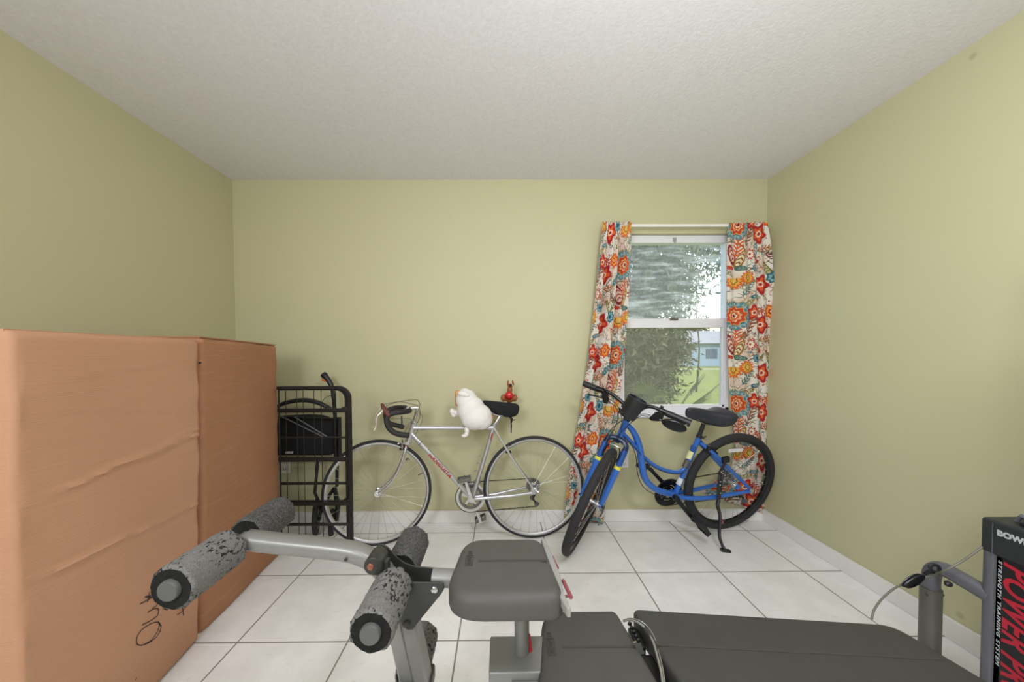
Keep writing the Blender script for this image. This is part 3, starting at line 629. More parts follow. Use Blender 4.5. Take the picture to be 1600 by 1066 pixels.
def chainring(root, c, a, b, R, teeth, mat_, spider=5, name='chainring', t=.0022, arms=True):
    c, a, b = V(c), V(a), V(b); n = a.cross(b).normalized(); mb = MB(); K = teeth * 2; vs = []
    for s_ in (-1, 1):
        for k in range(K):
            ang = 2 * PI * k / K; r = R + (.003 if k % 2 else -.002); d = a * math.cos(ang) + b * math.sin(ang)
            vs.append(c + d * r + n * s_ * t)
        for k in range(K):
            ang = 2 * PI * k / K; d = a * math.cos(ang) + b * math.sin(ang); vs.append(c + d * (R * .80) + n * s_ * t)
    fs = []
    for k in range(K):
        j = (k + 1) % K; fs += [[k, j, K + j, K + k], [2 * K + k, 3 * K + k, 3 * K + j, 2 * K + j], [k, 2 * K + k, 2 * K + j, j], [K + k, K + j, 3 * K + j, 3 * K + k]]
    mb.add(vs, fs)
    if arms:
        for k in range(spider):
            ang = 2 * PI * k / spider + .3; d = a * math.cos(ang) + b * math.sin(ang); e = n.cross(d)
            mb.obox(c + d * R * .44, d * R * .40, e * R * .075, n * t * 1.3)
            mb.cyl(c + d * R * .84 - n * t * 2, c + d * R * .84 + n * t * 2, .005, 8)
        mb.cyl(c - n * .006, c + n * .006, R * .2, 16)
    return obj(name, mb, mat_, root)

# ================================================================== silver road bicycle, leaning on the back wall
phi, lam = .080, -.050
h = V((math.cos(phi), math.sin(phi), 0)); n0 = V((math.sin(phi), -math.cos(phi), 0)); up = V((0, 0, math.cos(lam))) + n0 * math.sin(lam); nn = n0 * math.cos(lam) - V((0, 0, math.sin(lam)))
B = Plane((.212, 2.347, 0), h, up, nn); RW = .3345
rb = thing('road_bicycle', (-.29, 2.31, 0), 'silver drop-bar road bicycle with thin tyres leaning against the green wall', 'bicycle')
cr_ = B.L(0, RW); cf_ = B.L(-1.004, RW); de = .139
hf = (h * math.cos(de) - nn * math.sin(de)).normalized(); BF = Plane(cf_, hf, up, hf.cross(up) if hf.cross(up).dot(nn) > 0 else up.cross(hf))
make_wheel(rb, cf_, hf, up, RW, .0125, .021, .016, 32, M['rimsilver'], M['tyre'], .07, .019)
make_wheel(rb, cr_, h, up, RW, .0125, .021, .016, 32, M['rimsilver'], M['tyre'], .06, .021, .07)
P = B.at
bb = P(738, 778.5); ht_t, ht_b = P(646.5, 662), P(639, 689)
mb = MB()
mb.tube([P(645.5, 668.5), P(771, 668.5)], .0135, 14)                                  # top tube
mb.tube([P(642, 677), bb], .0155, 14)                                                 # down tube
mb.tube([P(772.5, 663), bb], .0145, 14)                                               # seat tube
mb.tube([ht_t, ht_b], .0175, 16)                                                      # head tube
for p0, d_ in ((P(646.5, 663), 1), (P(639.3, 688), 1)): mb.tube([p0 - (ht_t - ht_b).normalized() * .004, p0 + (ht_t - ht_b).normalized() * .004], .0205, 16)
mb.cyl(bb - nn * .036, bb + nn * .036, .0205, 20)
for p0, p1 in ((P(645.5, 668.5), P(652, 668.5)), (P(642, 677), P(648, 683.2)), (P(765, 668.5), P(771, 668.5))): mb.tube([p0, p1], .0165, 14)   # lugs
mb.tube([P(772.9, 661), P(771.6, 672)], .0175, 14)
for s_ in (-1, 1):
    mb.tube([P(772, 669) + nn * s_ * .012, P(797, 711) + nn * s_ * .034, P(831, 759) + nn * s_ * .062], [.0075, .0075, .006], 10)   # seat stays
    mb.tube([bb + nn * s_ * .018 + h * .01, P(775, 774.5) + nn * s_ * .028, P(800, 770.5) + nn * s_ * .052, P(829, 765.5) + nn * s_ * .062], [.0115, .0115, .010, .008], 10)  # chain stays
    mb.prism([P(826, 768) + nn * s_ * .062, P(828, 757) + nn * s_ * .062, P(836, 757) + nn * s_ * .062, P(838, 763) + nn * s_ * .062, P(833, 768) + nn * s_ * .062], nn * .004)
mb.tube([P(791, 702) + nn * .03, P(791, 702) - nn * .03], .006, 8)
fr = obj('frame', mb, M['silver'], rb, angle=50)
for x, y in ((656.5, 692), (661, 696.6)): obj('tube_band', MB().tube([P(x, y), P(x + .9, y + .95)], .0168, 14), M['chrome' if x > 660 else 'gearmetal'], fr)
dd = (P(728, 768) - P(664, 700)).normalized(); ud = dd.cross(nn); ud = ud if ud.z > 0 else -ud
text_obj('frame_lettering', 'mANGUSTA', P(671, 709) + nn * .0150 - ud * .0100, dd, -dd.cross(nn) if (-dd.cross(nn)).z > 0 else dd.cross(nn), .030, M['red'], fr, depth=.002, bold=.0009, shear=.2, spacing=1.1, fit=.205)
obj('tube_badge', MB().obox(P(767.5, 682) + nn * .0135, (P(766.5, 687) - P(768.5, 677)) * .5, h * .004, nn * .002), M['red'], fr)
# fork
mb = MB(); steer = (ht_t - ht_b).normalized()
mb.tube([ht_b, P(637.5, 693)], .016, 14)
Pf = BF.at
for s_ in (-1, 1):
    pth = smooth([P(636.5, 694) + nn * s_ * .022, P(632, 708) + BF.n * s_ * .034, P(626, 725) + BF.n * s_ * .040, P(617, 743) + BF.n * s_ * .044, P(606, 757) + BF.n * s_ * .046, cf_ + BF.n * s_ * .047], 5)
    mb.tube(pth, [.0125, .012, .0105, .009, .0075, .0065], 12, flat=.75, side=BF.n)
    mb.cyl(cf_ + BF.n * s_ * .043, cf_ + BF.n * s_ * .052, .011, 12)
mb.tube([P(637, 692) - BF.n * .026, P(637, 692) + BF.n * .026], .013, 12)
fk = obj('fork', mb, M['silver'], rb, angle=50)
obj('fork_crown_badge', MB().obox(P(636, 696) + nn * .034, h * .008, up * .009, nn * .002), M['brown'], fk)
obj('quick_release', MB().cyl(cf_ + BF.n * .05, cf_ + BF.n * .064, .007, 10).tube(smooth([cf_ + BF.n * .062, cf_ + BF.n * .07 + hf * .02 + up * .004, cf_ + BF.n * .068 + hf * .048 + up * .001], 4), [.005, .004, .006], 8, flat=.5), M['chrome'], rb)
obj('quick_release', MB().cyl(cr_ + nn * .065, cr_ + nn * .082, .008, 10).tube(smooth([cr_ + nn * .08, cr_ + nn * .088 + h * .02 - up * .012, cr_ + nn * .086 + h * .035 - up * .03], 4), [.005, .004, .006], 8, flat=.5), M['chrome'], rb)
# headset, stem
obj('headset', MB().lathe(ht_t, steer, [(-.004, .017), (0, .021), (.006, .021), (.009, .017), (.016, .018), (.02, .012)], 20), M['chrome'], rb)
obj('headset', MB().lathe(ht_b, -steer, [(-.004, .017), (0, .021), (.006, .021), (.01, .014)], 20), M['chrome'], rb)
st_top = P(652.5, 638)
mb = MB(); mb.tube([ht_t + steer * .012, st_top - steer * .006], .011, 12); mb.tube(smooth([st_top - steer * .008, st_top, P(647, 637.2), P(638, 639.5)], 4), [.012, .0125, .012, .0115], 12)
mb.cyl(P(637.5, 640) - BF.n * .022, P(637.5, 640) + BF.n * .022, .017, 16); stem_o = obj('stem', mb, M['chrome'], rb)
# drop bar: centre clamp, tops out to the sides, hooks and drops
ctr = P(637.5, 640)
mb = MB(); mb.tube([ctr - BF.n * .05, ctr + BF.n * .05], .0125, 12); obj('handlebar', mb, M['chrome'], rb)
for s_, name in ((1, 'near'), (-1, 'far')):
    Q = BF; o = s_ * .19
    if s_ > 0: ring = [(640.5, 640.5, .075), (638, 642.5, .13), (627, 644, .185), (614, 645.5, .195), (606, 650, .195), (604.3, 659, .195), (607.5, 668, .195), (615, 675.5, .195), (625, 679, .195), (638.5, 680.5, .195)]
    else: ring = [(634, 637, -.06), (630, 637, -.13), (618, 637.5, -.17), (609, 640, -.175), (603.5, 645, -.175), (603, 654, -.175), (607, 660, -.175), (613, 663.5, -.175), (621, 665.2, -.175), (630, 667.5, -.175)]
    def bar_pt(x, y, oo): pl = Plane(ctr, BF.h, BF.up, BF.n); return pl.at(x, y, oo)
    pth = smooth([bar_pt(*q) for q in ring], 6)
    tp = obj('bar_tape', MB().tube(pth, [.013] + [.0165] * 20, 12), M['blacktape'], rb, angle=60)
    e_ = pth[-1]; obj('end_plug', MB().cyl(e_, e_ + (pth[-1] - pth[-3]).normalized() * .006, .0135, 12), M['black'], tp)
    if s_ > 0: hood = [(608.5, 649, .195), (602.5, 644, .197), (599, 637.5, .197), (597.5, 631.5, .197)]; lev = [(598.5, 641, .2), (595, 646, .205), (590.5, 650, .208), (588.3, 658, .208), (587.5, 667, .208), (584.8, 673, .208)]
    else: hood = [(606, 643, -.175), (601, 639, -.178), (598, 634.5, -.178), (596, 630.5, -.178)]; lev = [(597, 637, -.18), (592, 641, -.182), (587.5, 648, -.184), (586, 656, -.184), (584.5, 662, -.184)]
    hh = obj('brake_hood', MB().tube(smooth([bar_pt(*q) for q in hood], 5), [.020, .021, .017, .013, .012], 12, flat=.75, side=BF.n), M['brown'], rb)
    if s_ > 0: pl_ = Plane(ctr, BF.h, BF.up, BF.n); pp = [pl_.at(x, y, .205) for x, y in ((599, 633), (604, 640), (613, 645.5), (611, 651), (606.5, 656), (602, 651), (598.5, 644))]; obj('hood_skirt', MB().prism(pp, -BF.n * .02), M['brown'], hh, bevel=.004)
    obj('brake_lever', MB().tube(smooth([bar_pt(*q) for q in lev], 5), [.0065, .0075, .006, .005, .0045, .005], 10, flat=1.6, side=BF.h), M['creamlever'], rb)
# loose spacer lever seen inside the drops
obj('bar_end_shifter', MB().tube([bar_pt(628, 667, -.17), bar_pt(627.8, 650, -.17)], [.006, .0045], 8).cyl(bar_pt(628, 667, -.18), bar_pt(628, 667, -.155), .01, 10), M['black'], rb)
def cab(pts_, r=.0024, mt='cable', par=rb, pl_=None): return obj('cable', MB().tube(smooth([(pl_ or Plane(ctr, BF.h, BF.up, BF.n)).at(*q) for q in pts_], 7), r, 6), M[mt], par)
cab([(598, 632, .19), (612, 629.5, .15), (626, 628, .08), (645, 632, .0), (654.5, 636, -.02), (656, 650, -.02), (652, 661, -.02), (645, 672, -.01), (632, 690, .01)])
cab([(600, 636, -.17), (615, 630, -.12), (632, 626.5, -.05), (650, 624.8, .0), (655, 629, .02), (655.5, 636, .02), (648, 650, .02), (636, 668, .02), (630, 683, .02)])
cab([(655, 644, -.03), (659.5, 650, -.03), (660, 657, -.03), (656, 666, -.02), (652, 674, -.01), (648, 679, .0)])
cab([(604, 655, -.17), (615, 655, -.12), (632, 654, -.06), (641, 655, -.01), (646, 661, .0)], .0015, 'gearmetal')
cab([(650, 678, .012), (657, 673.5, .018), (664, 671.5, .02), (690, 671.2, .017), (740, 671.2, .017), (768, 671.2, .017)], .0018)
# brakes
def caliper(c, pl, fw, name='brake_caliper'):
    mb = MB(); c = V(c)
    for s_ in (-1, 1): mb.tube(smooth([c + pl.up * .012, c + pl.up * .006 + pl.n * s_ * .022, c - pl.up * .014 + pl.n * s_ * .026, c - pl.up * .034 + pl.n * s_ * .019], 5), [.006, .0055, .005, .005], 8)
    mb.cyl(c - fw * .012, c + fw * .03, .006, 10); o = obj(name, mb, M['chrome'], rb)
    for s_ in (-1, 1): obj('brake_pad', MB().obox(c - pl.up * .034 + pl.n * s_ * .015, pl.n * .005, pl.h * .019, pl.up * .006), M['black'], o, bevel=.002)
    obj('cable_adjuster', MB().cyl(c + pl.n * .026 + pl.up * .004, c + pl.n * .026 + pl.up * .03, .003, 8).ell(c + pl.n * .026 - pl.h * .012 + pl.up * .0, .008, .005, .008, 8, 6), M['black'], o)
caliper(Pf(629, 694) if False else P(630, 693) - h * .004, BF, -hf); caliper(P(794, 698), B, h)
# seat post and saddle
tp_ = P(781, 650.5)
obj('seat_post', MB().tube(smooth([P(773, 664), tp_, P(784, 648.5), P(789, 648.8), P(793, 649.5)], 4), [.0128, .0125, .012, .011, .011], 12).ell(P(788, 648), .014, .02, .012), M['chrome'], rb)
sd = saddle(rb, B, P(750.5, 628.5), P(811, 632), .16, .072, M['fabric'])
obj('saddle_skirt', MB().prism([P(x, y, .030) for x, y in ((752, 629), (757, 626.5), (775, 628), (795, 630), (806, 631.5), (810.5, 635), (810.5, 640), (807, 644), (799, 647), (790, 649), (782, 648), (774, 644), (766, 638), (758, 632.5))], -nn * .060), M['fabric'], sd, bevel=.014, segs=4)
obj('tail_reflector', MB().tube([P(796, 650), P(799.5, 655), P(798.5, 663)], [.007, .009, .004], 8).tube([P(799, 663), P(798.7, 677)], [.009, .007], 8, flat=.6).cyl(P(801, 657), P(805, 656), .003, 6), M['black'], rb)
# drive train
chc = bb - nn * .046
co = chainring(rb, P(735.5, 777, -.046), h, up, .097, 50, M['chrome'])
chainring(rb, P(735.5, 777, -.036), h, up, .078, 40, M['gearmetal'], arms=False)
def crank(root, c, tip, off, mat_, r0=.014, r1=.009, out=.0):
    c, tip = V(c), V(tip); obj('crank_arm', MB().tube([c + nn * 0, (c * .5 + tip * .5), tip], [r0, (r0 + r1) / 2, r1], 10, flat=.6, side=(tip - c).cross(off)).cyl(c - V(off).normalized() * .012, c + V(off).normalized() * .012, r0 * 1.15, 14).cyl(tip - V(off).normalized() * .009, tip + V(off).normalized() * .009, r1 * 1.25, 12), mat_, root)
crank(rb, P(737, 781, .055), P(726, 747, .062), nn, M['chrome']); crank(rb, P(739, 779, -.06), P(750.5, 815, -.066), -nn, M['chrome'])
pedal(rb, P(725.5, 745.5, .07), nn, h + up * .15, up - h * .15, .085, .075, .022, M['gearmetal']); pedal(rb, P(751, 814.5, -.076), -nn, h + up * .35, up - h * .35, .085, .07, .022, M['gearmetal'])
for r_, k_, o_ in ((.046, 24, -.026), (.040, 20, -.031), (.034, 17, -.036), (.029, 14, -.041)): chainring(rb, cr_ + nn * o_, h, up, r_, k_, M['gearmetal'], name='sprocket', t=.001)
cc = P(735.5, 777, -.046); jock = P(838, 788, -.046)
pth = [cc + h * .01 + up * .099, cr_ - nn * .036 - h * .004 + up * .044]
mb = MB(); mb.tube(pth, .0036, 6, flat=.8); mb.tube([cc + h * .01 - up * .098, P(838.5, 791.5, -.046)], .0036, 6)
mb.tube([cc + (h * math.cos(t) + up * math.sin(t)) * .099 for t in [PI / 2 - .1 + i * (PI + .2) / 24 for i in range(25)]], .0036, 6)
mb.tube(smooth([cr_ - nn * .036 + up * .044, cr_ - nn * .036 + h * .036 + up * .02, cr_ - nn * .038 + h * .034 - up * .02, P(833, 777, -.04), P(831, 779.5, -.04), P(836, 784.5, -.043), P(842, 787, -.045), P(839, 791.5, -.046)], 4), .0034, 6)
obj('chain', mb, M['chain'], rb)
mb = MB()
for x, y in ((831.5, 778), (838.5, 787.5)): mb.cyl(P(x, y, -.052), P(x, y, -.040), .016, 14)
mb.obox((P(831.5, 778, -.052) + P(838.5, 787.5, -.052)) * .5, (P(838.5, 787.5) - P(831.5, 778)) * .62, up * .010, nn * .002); mb.tube([P(834, 766, -.055), P(836, 772, -.06), P(832, 778, -.056)], .009, 10)
obj('rear_derailleur', mb, M['black'], rb, bevel=.001)
mb = MB().obox(P(746, 753, -.04), h * .018, up * .010, nn * .008).tube([P(747, 742, -.02), P(747, 752, -.035)], .006, 8); obj('front_derailleur', mb, M['gearmetal'], rb, bevel=.002)
for x, y in ((753, 712), (749, 724), (745.5, 736)): obj('bottle_boss', MB().cyl(P(x, y), P(x, y) - h * .02 + up * .0, .004, 8), M['gearmetal'], rb)
obj('shift_lever', MB().tube(smooth([P(640, 719, .01), P(637, 716.5, .02), P(634.5, 719, .02)], 4), [.002, .004, .005], 6), M['black'], rb)

# ================================================================== things resting on the silver bicycle
def blob(name, parts, mat_, parent, vox=.004, it=6):
    mb = MB()
    for p in parts: mb.ell(*p)
    o = obj(name, mb, mat_, parent); m_ = o.modifiers.new('r', 'REMESH'); m_.mode = 'VOXEL'; m_.voxel_size = vox; m_.use_smooth_shade = True
    m2 = o.modifiers.new('s', 'SMOOTH'); m2.iterations = it; m2.factor = .6; return o
pc = P(742, 668); pt = thing('plush_toy', (pc.x, pc.y, pc.z), 'white round plush animal with orange patches lying over the silver top tube', 'plush toy')
k = 2.33 / F
def E_(x, y, rx, ry, rz, o=0, rot=0): return (P(x, y, o), rx * k, ry * k, rz * k, 18, 12, ((math.cos(rot), 0, -math.sin(rot)), (0, 1, 0), (math.sin(rot), 0, math.cos(rot))))
blob('body', [E_(744, 651, 25, 20, 21, .035, -.15), E_(736, 640, 22, 18, 22, .035, .3), E_(729, 625, 17, 15, 17, .035, .2), E_(726, 613, 8, 9, 7, .04), E_(752, 655, 18, 17, 17, .03)], M['plushw'], pt)
blob('ear', [E_(724, 615.5, 9, 6, 5, .075, .2), E_(729, 617, 6, 5, 4, .085)], M['plushw'], pt, .003, 3)
blob('tail', [E_(729.5, 672, 4, 4, 6, .045, -.2), E_(729, 678, 3.5, 3.5, 4, .045), E_(725.5, 681, 4.5, 3, 2.6, .045)], M['plushw'], pt, .0025, 3)
blob('orange_patch', [E_(717, 623, 6, 10, 13, -.005, .25), E_(714.5, 616, 4, 6, 7, .005)], M['plusho'], pt, .003, 3)
blob('orange_patch', [E_(764, 652, 8, 10, 11, -.005)], M['plusho'], pt, .003, 3)
blob('paw', [E_(706.5, 643, 4.5, 5, 5, -.01), E_(709, 648, 4.5, 4.5, 4.5, -.01), E_(715, 645, 8, 5, 5, .0, .1), E_(721, 643, 8, 6, 6, .01)], M['plushw'], pt, .003, 3)
# small brown animal figure with a red ball
fc = P(795, 629, -.035); ft = thing('toy_animal', (fc.x, fc.y, fc.z), 'small brown toy animal holding a shiny red ball behind the black road-bike saddle', 'toy')
def G_(x, y, rx, ry, rz, o=-.03, rot=0): return E_(x, y, rx, ry, rz, o - .02, rot)
blob('body', [G_(796, 622, 7.5, 6, 8), G_(796.5, 610, 4.6, 4.5, 6), G_(787, 622, 5, 5, 6), G_(804, 622, 5, 5, 6), G_(797, 604, 4, 4, 5)], M['toybrown'], ft, .0025, 3)
obj('ball', MB().ell(*G_(795.5, 618, 7, 6, 7, .0)), M['toyred'], ft)
for x, r_ in ((793.5, .15), (801.5, -.25)): obj('ear', MB().ell(*G_(x, 598.5, 1.6, 1.4, 4.5, -.03, r_)), M['toybrown'], ft)
obj('snout', MB().ell(*G_(797.5, 602.5, 2.4, 2, 2.2, .002)), M['black'], ft)

# ================================================================== blue step-through bicycle on its kickstand
phi, lam = .207, .181
h = V((math.cos(phi), math.sin(phi), 0)); n0 = V((math.sin(phi), -math.cos(phi), 0)); up = V((0, 0, math.cos(lam))) + n0 * math.sin(lam); nn = n0 * math.cos(lam) - V((0, 0, math.sin(lam)))
Q = Plane((1.523, 2.462, 0), h, up, nn); P = Q.at; RB = .348
bl = thing('city_bicycle', (1.1, 2.33, 0), 'blue step-through bicycle with thick black tyres standing on its kickstand below the window', 'bicycle')
cR = Q.L(0, RB); wR = make_wheel(bl, cR, h, up, RB, .025, .032, .020, 32, M['blackgloss'], M['tyre2'], .075, .022, .05, .0010)
# front assembly: own axes, wheel turned toward the camera and cambered over
cF = V((.5345, 2.147, .3255)); fw = V((-.480, -.877, 0)).normalized(); uF = V((.3143, -.172, .9336)); uF = (uF - fw * uF.dot(fw)).normalized(); lF = V((-.819, .448, .358)); lF = fw.cross(uF) if fw.cross(uF).dot(lF) > 0 else uF.cross(fw)
make_wheel(bl, cF, fw, uF, .3455, .024, .032, .020, 32, M['blackgloss'], M['tyre2'], .075, .022, .0, .0010)
FA = Plane(cF, lF, uF, fw)                                  # bar plane: normal is the wheel's heading
def A(f_, u_, l_): return cF + fw * f_ + uF * u_ + lF * l_
bb = P(1054, 774); sT, sdir = P(1093, 681), None
mb = MB()
sw = smooth([P(x, y) for x, y in ((975.5, 661), (984, 667), (992.5, 680), (998, 695), (1001, 711), (1003.5, 731), (1007.5, 747), (1016, 758.5), (1031, 767.5), (1052, 773))], 6)
mb.tube(sw, [.019, .020, .021, .0225, .0225, .0225, .0225, .0225, .0225, .021], 16, flat=.9)
s2 = smooth([P(x, y) for x, y in ((970.5, 675), (981, 686), (994, 700), (1008, 717), (1023, 728), (1040, 735.5), (1056, 738), (1066, 735), (1073, 727), (1079.5, 714))], 6)
mb.tube(s2, [.0145, .0145, .014, .0135, .0135, .0135, .0135, .012, .011, .009], 14)
mb.tube([P(1092.5, 682), bb], .0165, 16)
hT, hB = P(979, 656), P(966, 687); stv = (hT - hB).normalized()
mb.tube([hT, hB], .0195, 18)
mb.cyl(bb - nn * .036, bb + nn * .036, .0225, 20)
for s_ in (-1, 1):
    mb.tube(smooth([P(1092, 690) + nn * s_ * .012, P(1103, 700) + nn * s_ * .035, P(1120, 717) + nn * s_ * .048, P(1158, 755) + nn * s_ * .066], 4), [.0125, .0125, .012, .011], 12)
    mb.tube(smooth([bb + nn * s_ * .022 + h * .008, P(1080, 773.5) + nn * s_ * .042, P(1110, 769) + nn * s_ * .056, P(1158, 759.5) + nn * s_ * .066], 4), [.0150, .0150, .0135, .0115], 12)
    c_ = cR + nn * s_ * .066; mb.prism([c_ + h * a + up * b for a, b in ((-.02, .016), (-.006, .024), (.012, .014), (.012, -.012), (-.008, -.014), (-.02, -.010))], nn * s_ * .005)
mb.tube([P(1105, 702) + nn * .034, P(1105, 702) - nn * .034], .009, 10); mb.tube([P(1080, 773.5) + nn * .03, P(1080, 773.5) - nn * .03], .009, 8)
fr = obj('frame', mb, M['blue'], bl, angle=50)
mt = {'a': 'darkblue', 'b': 'cream', 'c': 'gearmetal'}
obj('frame_stripe', MB().tube([P(1084.7, 696.5), P(1081.2, 704.5)], .0171, 16), M['darkblue'], fr)
obj('frame_stripe', MB().tube([P(1080.7, 705.5), P(1075.5, 717)], .0171, 16), M['cream'], fr)
obj('frame_stripe', MB().tube([P(1074.7, 719), P(1069.5, 730)], .0171, 16), M['gearmetal'], fr)
obj('frame_decal', MB().tube([P(1064.5, 747), P(1060, 757)], .0171, 16), M['whitedecal'], fr)
text_obj('frame_decal_lettering', '700C', P(1063, 746, .0176), (P(1060, 757) - P(1064.5, 747)), -h, .013, M['darkblue'], fr) if False else None
obj('seat_collar', MB().tube([P(1093.5, 680), P(1092, 684)], .0195, 16).cyl(P(1094, 682) + nn * .02, P(1099, 680) + nn * .024, .004, 8).tube([P(1095, 683, .02), P(1101, 686, .028)], .003, 6), M['black'], bl)
obj('seat_post', MB().tube([P(1090, 688), P(1102, 655)], .0135, 14), M['black'], bl)
sd = saddle(bl, Q, P(1073.5, 637), P(1141, 641), .20, .088, M['saddle'])
obj('saddle_spring', MB().lathe(P(1124, 655), -up, [(-.03, .02), (0, .024), (.012, .020), (.03, .014), (.036, .008)], 14), M['black'], sd)
obj('saddle_clamp', MB().obox(P(1102, 656), h * .018, up * .012, nn * .022).obox(P(1118, 655), h * .02, up * .006, nn * .02), M['black'], sd, bevel=.003)
# fork: crown, stanchions in dark blue, sliders in blue with yellow bands
cw = A(-.080, .385, 0)
mb = MB()
mb.tube(smooth([A(-.068, .345, .060), A(-.074, .378, .058), A(-.080, .398, .032), A(-.082, .402, 0), A(-.080, .398, -.032), A(-.074, .378, -.058), A(-.068, .345, -.060)], 5), .0185, 14, flat=.85)
mb.tube([A(-.08, .385, 0), hB], .017, 14)
fk = obj('fork', mb, M['navy'], bl, angle=50)
for s_ in (-1, 1):
    obj('fork_stanchion', MB().tube([A(-.070, .355, s_ * .061), A(-.050, .255, s_ * .061)], [.019, .0195], 14), M['darkblue'], fk)
    obj('fork_band', MB().tube([A(-.052, .262, s_ * .061), A(-.0475, .236, s_ * .061)], .0200, 14), M['yellow'], fk)
    obj('fork_slider', MB().tube([A(-.0485, .241, s_ * .061), A(-.02, .10, s_ * .061), A(-.004, .012, s_ * .060)], [.0195, .0185, .015], 14).cyl(A(0, 0, s_ * .052), A(0, 0, s_ * .066), .013, 12), M['blue'], fk)
obj('quick_release', MB().cyl(A(0, 0, -.062), A(0, 0, -.088), .007, 10).cyl(A(0, 0, .062), A(0, 0, .080), .007, 10).tube([A(0, 0, -.082), A(.02, -.02, -.086), A(.035, -.045, -.082)], .0045, 8), M['black'], bl)
# v-brake arms in front of the tyre
def vbrake(c, f_, u_, l_, w_, root):
    for s_ in (-1, 1):
        mb = MB().tube(smooth([c + l_ * s_ * .042, c + l_ * s_ * .046 + u_ * .03, c + l_ * s_ * .040 + u_ * .065, c + l_ * s_ * .030 + u_ * .085], 4), [.008, .007, .0055, .005], 8, flat=.7)
        o = obj('brake_arm', mb, M['blackgloss'], root); obj('brake_pad', MB().obox(c + l_ * s_ * .022 + u_ * .026 - f_ * .005, l_ * .006, f_ * .006, u_ * .005).obox(c + l_ * s_ * .022 + u_ * .026, l_ * .005, u_.cross(l_) * .028, u_ * .006), M['black'], o, bevel=.002)
    obj('brake_noodle', MB().tube(smooth([c + l_ * .03 + u_ * .085, c + u_ * .09, c - l_ * .03 + u_ * .088, c - l_ * .045 + u_ * .11, c - l_ * .03 + u_ * .14], 4), .0028, 6), M['steel'], root)
vbrake(A(-.045, .275, 0), fw, uF, lF, 0, bl)
sb = (P(1158, 757) - P(1100, 698)).normalized(); ub = sb.cross(nn); ub = ub if ub.z > 0 else -ub
vbrake(P(1110, 707) + ub * .015, ub, -sb, nn, 0, bl)
# steerer, stem, handlebar
sA = (A(-.097, .524, 0) - A(-.085, .385, 0)).normalized()
clampc = FA.at(986, 640, -.09)
mb = MB(); mb.tube([hT - stv * .004, hT + stv * .012], .022, 16); mb.tube([hT, hT + stv * .05], .014, 12); mb.tube(smooth([hT + stv * .03, hT + stv * .075, clampc], 4), .018, 12); obj('stem', mb, M['black'], bl)
def H(x, y, f_=-.09): return FA.at(x, y, f_)
bar = smooth([H(913.5, 600), H(928, 606), H(946, 611), (H(958, 617)), H(968, 625), H(977, 633), H(986, 638), H(998, 640), H(1010, 635.5), H(1019, 636), H(1030, 640), H(1050, 650), H(1075, 661)], 5)
obj('handlebar', MB().tube(bar, [.011] * 4 + [.0125] * 5 + [.011] * 4, 12), M['blackgloss'], bl)
gl = obj('grip', MB().tube([H(912.5, 599.5), H(931, 606.8)], [.019, .020, .018, .019], 14).tube([H(911.8, 599.2), H(913.5, 599.8)], .0185, 14), M['black'], bl)
gr_ = obj('grip', MB().tube([H(1041, 645.5), H(1078, 661.5)], [.019, .019, .020, .0205], 14).tube([H(1075.5, 660.5), H(1079, 662)], .022, 14), M['black'], bl)
obj('grip_shifter', MB().tube([H(931, 606.8), H(944, 611.5)], [.018, .019, .0175], 14).obox(H(945, 612), (H(948, 613) - H(944, 611)) * .5, uF * .018, fw * .014), M['blackgloss'], bl, bevel=.002)
obj('grip_shifter', MB().tube([H(1030, 640.5), H(1041, 645.5)], [.0195, .020, .0175], 14).obox(H(1033, 639), (H(1035, 640) - H(1031, 638)) * .6, uF * .020, fw * .014), M['blackgloss'], bl, bevel=.002)
lv = obj('brake_lever', MB().tube(smooth([H(946, 613), H(944, 620), H(949, 626), H(944, 624)], 4), [.011, .013, .012, .006], 10).tube(smooth([H(944, 622, -.07), H(936, 620, -.055), H(926, 618, -.05), H(919, 617, -.05)], 4), [.009, .006, .005, .006], 10).prism([H(941, 614, -.075), H(950, 613, -.075), H(953, 624, -.075), H(950, 631, -.075), H(943, 629, -.075)], fw * .018), M['blackgloss'], bl, bevel=.002)
obj('brake_lever', MB().prism([H(1031, 642, -.075), H(1024, 644, -.075), H(1014, 653, -.075), H(1018, 657, -.075), H(1030, 658, -.075), H(1036, 654, -.075), H(1038, 647, -.075)], fw * .018).tube(smooth([H(1030, 655, -.06), H(1040, 660, -.055), H(1052, 668, -.05), H(1064, 672, -.05)], 4), [.008, .006, .005, .006], 10), M['blackgloss'], bl, bevel=.002)
# oval dark disc hanging under the right grip
oc = H(1053, 665, -.04); ax_ = (H(1068, 671, -.04) - H(1038, 660, -.04)).normalized(); ay_ = (fw * .35 + uF * .95).normalized(); ay_ = (ay_ - ax_ * ay_.dot(ax_)).normalized()
mo = obj('oval_mirror', MB().ell(oc, .066, .034, .012, 28, 12, (ax_, ay_, ax_.cross(ay_))), M['blackgloss'], bl)
obj('mirror_stalk', MB().tube(smooth([oc + ax_ * .045, H(1069, 668, -.05), H(1074, 662, -.08)], 4), .0055, 8), M['steel'], mo)
